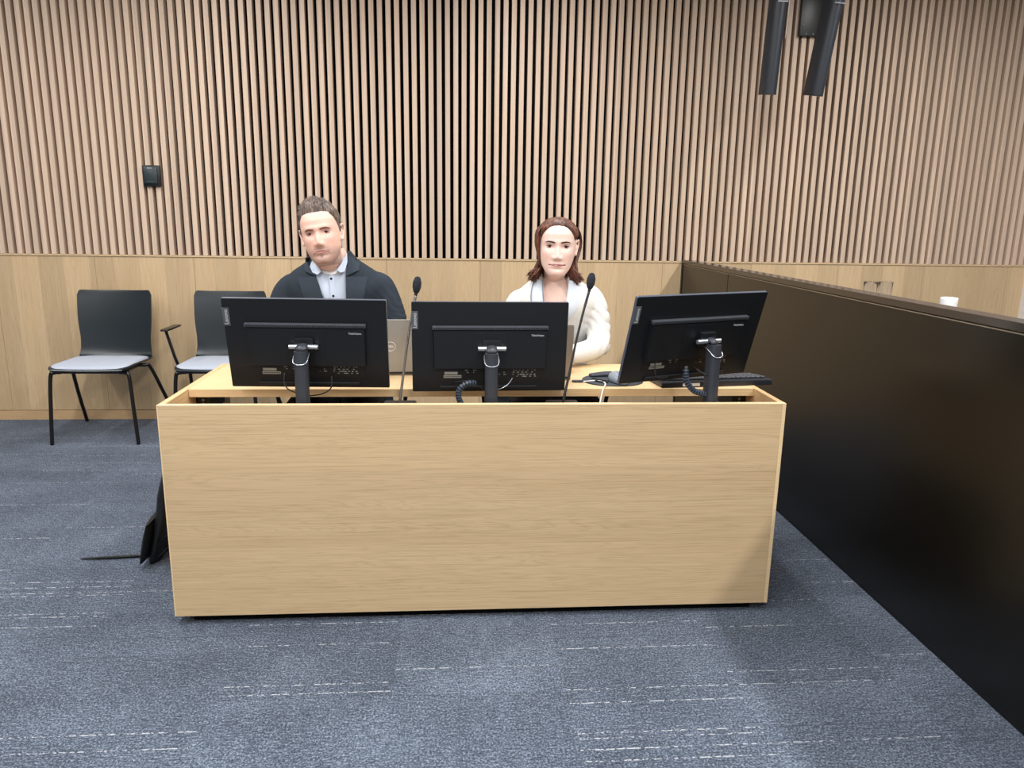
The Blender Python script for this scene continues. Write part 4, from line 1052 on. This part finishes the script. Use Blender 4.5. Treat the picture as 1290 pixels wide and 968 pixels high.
eyes(wbody, MhW, wbvh, 'iris_brown', .0315, .001, r=.0128, look=(.06, 0), openz=(.0048, -.0042))
for s in (-1, 1):
    put(surf_strip(wbvh, None, [(s*.012, .0160), (s*.024, .0190), (s*.038, .0205), (s*.050, .0165)], [.0052, .0058, .0048, .0020], .0002, .0010), 'eyebrow', 'brow_dark', wom, MhW)
put(surf_strip(wbvh, None, [(-.026, -.0705), (-.012, -.0690), (0, -.0688), (.012, -.0690), (.026, -.0700)], [.0014, .0026, .0028, .0026, .0014], .0, .0008), 'upper_lip', 'lips_woman', wom, MhW)
put(surf_strip(wbvh, None, [(-.023, -.0735), (-.010, -.0745), (0, -.0748), (.010, -.0745), (.023, -.0730)], [.0012, .0032, .0038, .0032, .0012], .0, .0008), 'lower_lip', 'lips_woman', wom, MhW)
put(surf_strip(wbvh, None, [(-.034, -.0700), (-.016, -.0712), (0, -.0716), (.016, -.0712), (.034, -.0695)], [.0044, .0024, .0022, .0024, .0044], .0006, .0004), 'mouth_line', 'lip_line', wom, MhW)
def woman_hair():
    P = WOM; bm = bmesh.new(); na, nz = 120, 60; rows = []
    for i in range(nz+1):
        z = -.06+(.1068+.06)*i/nz; row = []
        for k in range(na):
            a = 2*math.pi*k/na; p = head_pt(a, z, P); q = abs((a+math.pi) % (2*math.pi)-math.pi); sgn = 1 if math.sin(a) > 0 else -1
            hl = .030 if (sgn > 0 and 1.12 < q < 1.85) else np.interp(q, [0, .25, .5, .75, .95, 1.1, 1.25, 1.5, 1.8, 3.15], [.082, .081, .075, .060, .044, .024, .0, -.03, -.06, -.08])
            ins = (z-hl)/.010; n = (p-Vector((0, .012, .02))).normalized()
            th = .010+noise.noise(Vector((p.x*80, p.y*40, p.z*40)))*.002
            row.append(p+n*(th*min(1, ins) if ins > 0 else -.004))
        rows.append(row)
    loft(bm, rows)
    rnd = random.Random(11)
    # locks fall from a parting right of centre, over the crown and down each side
    for k in range(300):
        side = -1 if k % 2 else 1
        f = rnd.random(); yp = -.058+.13*f       # position along the parting
        px = .014
        pts = []
        a_side = side*((1.22 if side < 0 else 1.86)+(1.2 if side < 0 else .70)*f+rnd.uniform(-.10, .10))   # angle around head where it comes down
        tuck = (side > 0 and abs(a_side) < 1.75)
        start = Vector((px+side*.002, yp, .0))
        hz = wbvh.ray_cast(Vector((start.x, start.y, .3)), Vector((0, 0, -1))); zt = (hz[0].z if hz[0] else .08)
        start.z = zt+.007
        mid = head_pt(a_side*.86, .066, P); n1 = Vector((mid.x, mid.y-.01, mid.z-.02)).normalized(); mid = mid+n1*rnd.uniform(.006, .012)
        m2 = head_pt(a_side, .015, P); m2 += Vector((m2.x, m2.y-.01, 0)).normalized()*rnd.uniform(.008, .016)
        m3 = head_pt(a_side*1.02, -.045, P)
        if abs(m3.x) < .055 and m3.y > 0: pass
        rr = Vector((math.sin(a_side)*.066, .012-math.cos(a_side)*.075, -.05)); m3 = rr*1.0+Vector((side*rnd.uniform(0, .010), 0, 0))
        if side > 0: m2 += Vector((.014, .014, 0)); m3 += Vector((.014, .018, 0))
        ln = rnd.uniform(-.152, -.122) if rnd.random() < .8 else rnd.uniform(-.168, -.145)
        if side < 0: ln += .006
        m4 = Vector((math.sin(a_side)*.078+side*rnd.uniform(-.006, .010), .012-math.cos(a_side)*.055, -.092))
        flip = rnd.uniform(.0, .038)*side
        end = Vector((m4.x+flip, m4.y-.008+rnd.uniform(-.008, .012), ln))
        tube(bm, [start, mid, m2, m3, m4, end], [.0042, .0056, .0062, .0064, .0058, .0012], 6, 4, .55, cap=False)
    for k in range(16):       # wispy ends
        side = -1 if k < 9 else 1
        b = Vector((side*rnd.uniform(.066, .084), rnd.uniform(-.03, .02), rnd.uniform(-.10, -.085)))
        tube(bm, [b, b+Vector((side*.016, -.004, -.014+rnd.uniform(-.01, .01))), b+Vector((side*rnd.uniform(.026, .042), -.006, -.022+rnd.uniform(-.014, .012)))], [.0028, .0018, .0005], 6, 4, cap=False)
    return bm
put(woman_hair(), 'hair', 'hair_woman', wom, MhW)
wL = [(-.020, .90), (-.060, .97), (-.064, 1.05), (-.066, 1.12)]; wR = [(.000, .90), (.022, .97), (.036, 1.05), (.044, 1.12)]
wends = [((.03, -.203, .799), (-.8, -.5, 0)), ((-.158, -.205, .799), (.1, -1, 0))]
wfold = [((.20, -.03, .93), (.75, -.2, 1), .046, .010, .075), ((.18, -.07, .83), (1, .1, -.5), .040, .011, .065), ((-.205, -.03, .93), (-.4, 0, 1), .038, .005, .08)]
bz, bbv = build_cloth('blazer', 'blazer', wom, wom_t, wom_arms, .004, .006, .0035,
    lambda p: (p.z > .905 and p.y < .02 and xe(p.z, wL) < p.x < xe(p.z, wR)) or neckhole((-.012, .010), .062, 1.06)(p) or wrist_end(p, wends) or p.z < .55, .004, wfold)
lapel(bbv, [(-.020, .90), (-.060, .97), (-.064, 1.035), (-.066, 1.085)], [(-.045, .90), (-.108, .965), (-.112, 1.035), (-.096, 1.078)], off=.004, par=bz, mat='blazer_lapel')
lapel(bbv, [(.002, .90), (.022, .97), (.036, 1.035), (.044, 1.085)], [(.020, .90), (.072, .965), (.090, 1.035), (.082, 1.078)], off=.004, par=bz, mat='blazer_lapel')
lapel(bbv, [(-.060, .96), (-.065, 1.03), (-.066, 1.085)], [(-.064, .96), (-.069, 1.03), (-.070, 1.085)], off=.012, thick=.001, par=bz, name='lapel_edge', mat='piping', nk=2)
lapel(bbv, [(-.110, .96), (-.114, 1.03), (-.100, 1.078)], [(-.112, .96), (-.116, 1.03), (-.102, 1.078)], off=.006, thick=.001, par=bz, name='lapel_edge', mat='piping', nk=2)
obj('collar_band', band(-.012, .012, .066, .058, 1.075, .026, -100, 100, -.004, .005, tilt=.01), 'blazer_lapel', bz, 50)
bm = bmesh.new(); torso(bm, [(.86, 0, .06, .13, .10), (.90, -.01, .045, .13, .105), (.945, -.015, .028, .11, .100)], 4, 36); me = remesh(bm, .006, 2); link('top', me, 'tshirt', wom, 180)
lower(wom, wom_legs, None, 'trouser_dark')

# ------------------------------------------------------------------ light
def area(loc, sx, sy, power, col=(1, 1, 1), rot=(0, 0, 0)):
    l = bpy.data.lights.new('ceiling_lamp', 'AREA'); l.shape = 'RECTANGLE'; l.size = sx; l.size_y = sy; l.energy = power; l.color = col
    o = bpy.data.objects.new('ceiling_lamp', l); COL.objects.link(o); o.location = loc; o.rotation_euler = rot; return o
LC = (1.0, .985, .965)
for x, p_ in ((-3.3, 66), (-1.35, 80), (.45, 74)): area((x, 1.0, 2.88), .14, 6.4, p_, LC)
area((2.55, .9, 2.88), .12, 6.0, 95, LC)
w = bpy.data.worlds.new('world'); bpy.context.scene.world = w; w.use_nodes = True
w.node_tree.nodes['Background'].inputs[0].default_value = (.95, .98, 1, 1); w.node_tree.nodes['Background'].inputs[1].default_value = .35
sc = bpy.context.scene
sc.view_settings.view_transform = 'Standard'; sc.view_settings.look = 'None'; sc.view_settings.gamma = 1; sc.view_settings.exposure = .74
sc.view_settings.use_curve_mapping = False
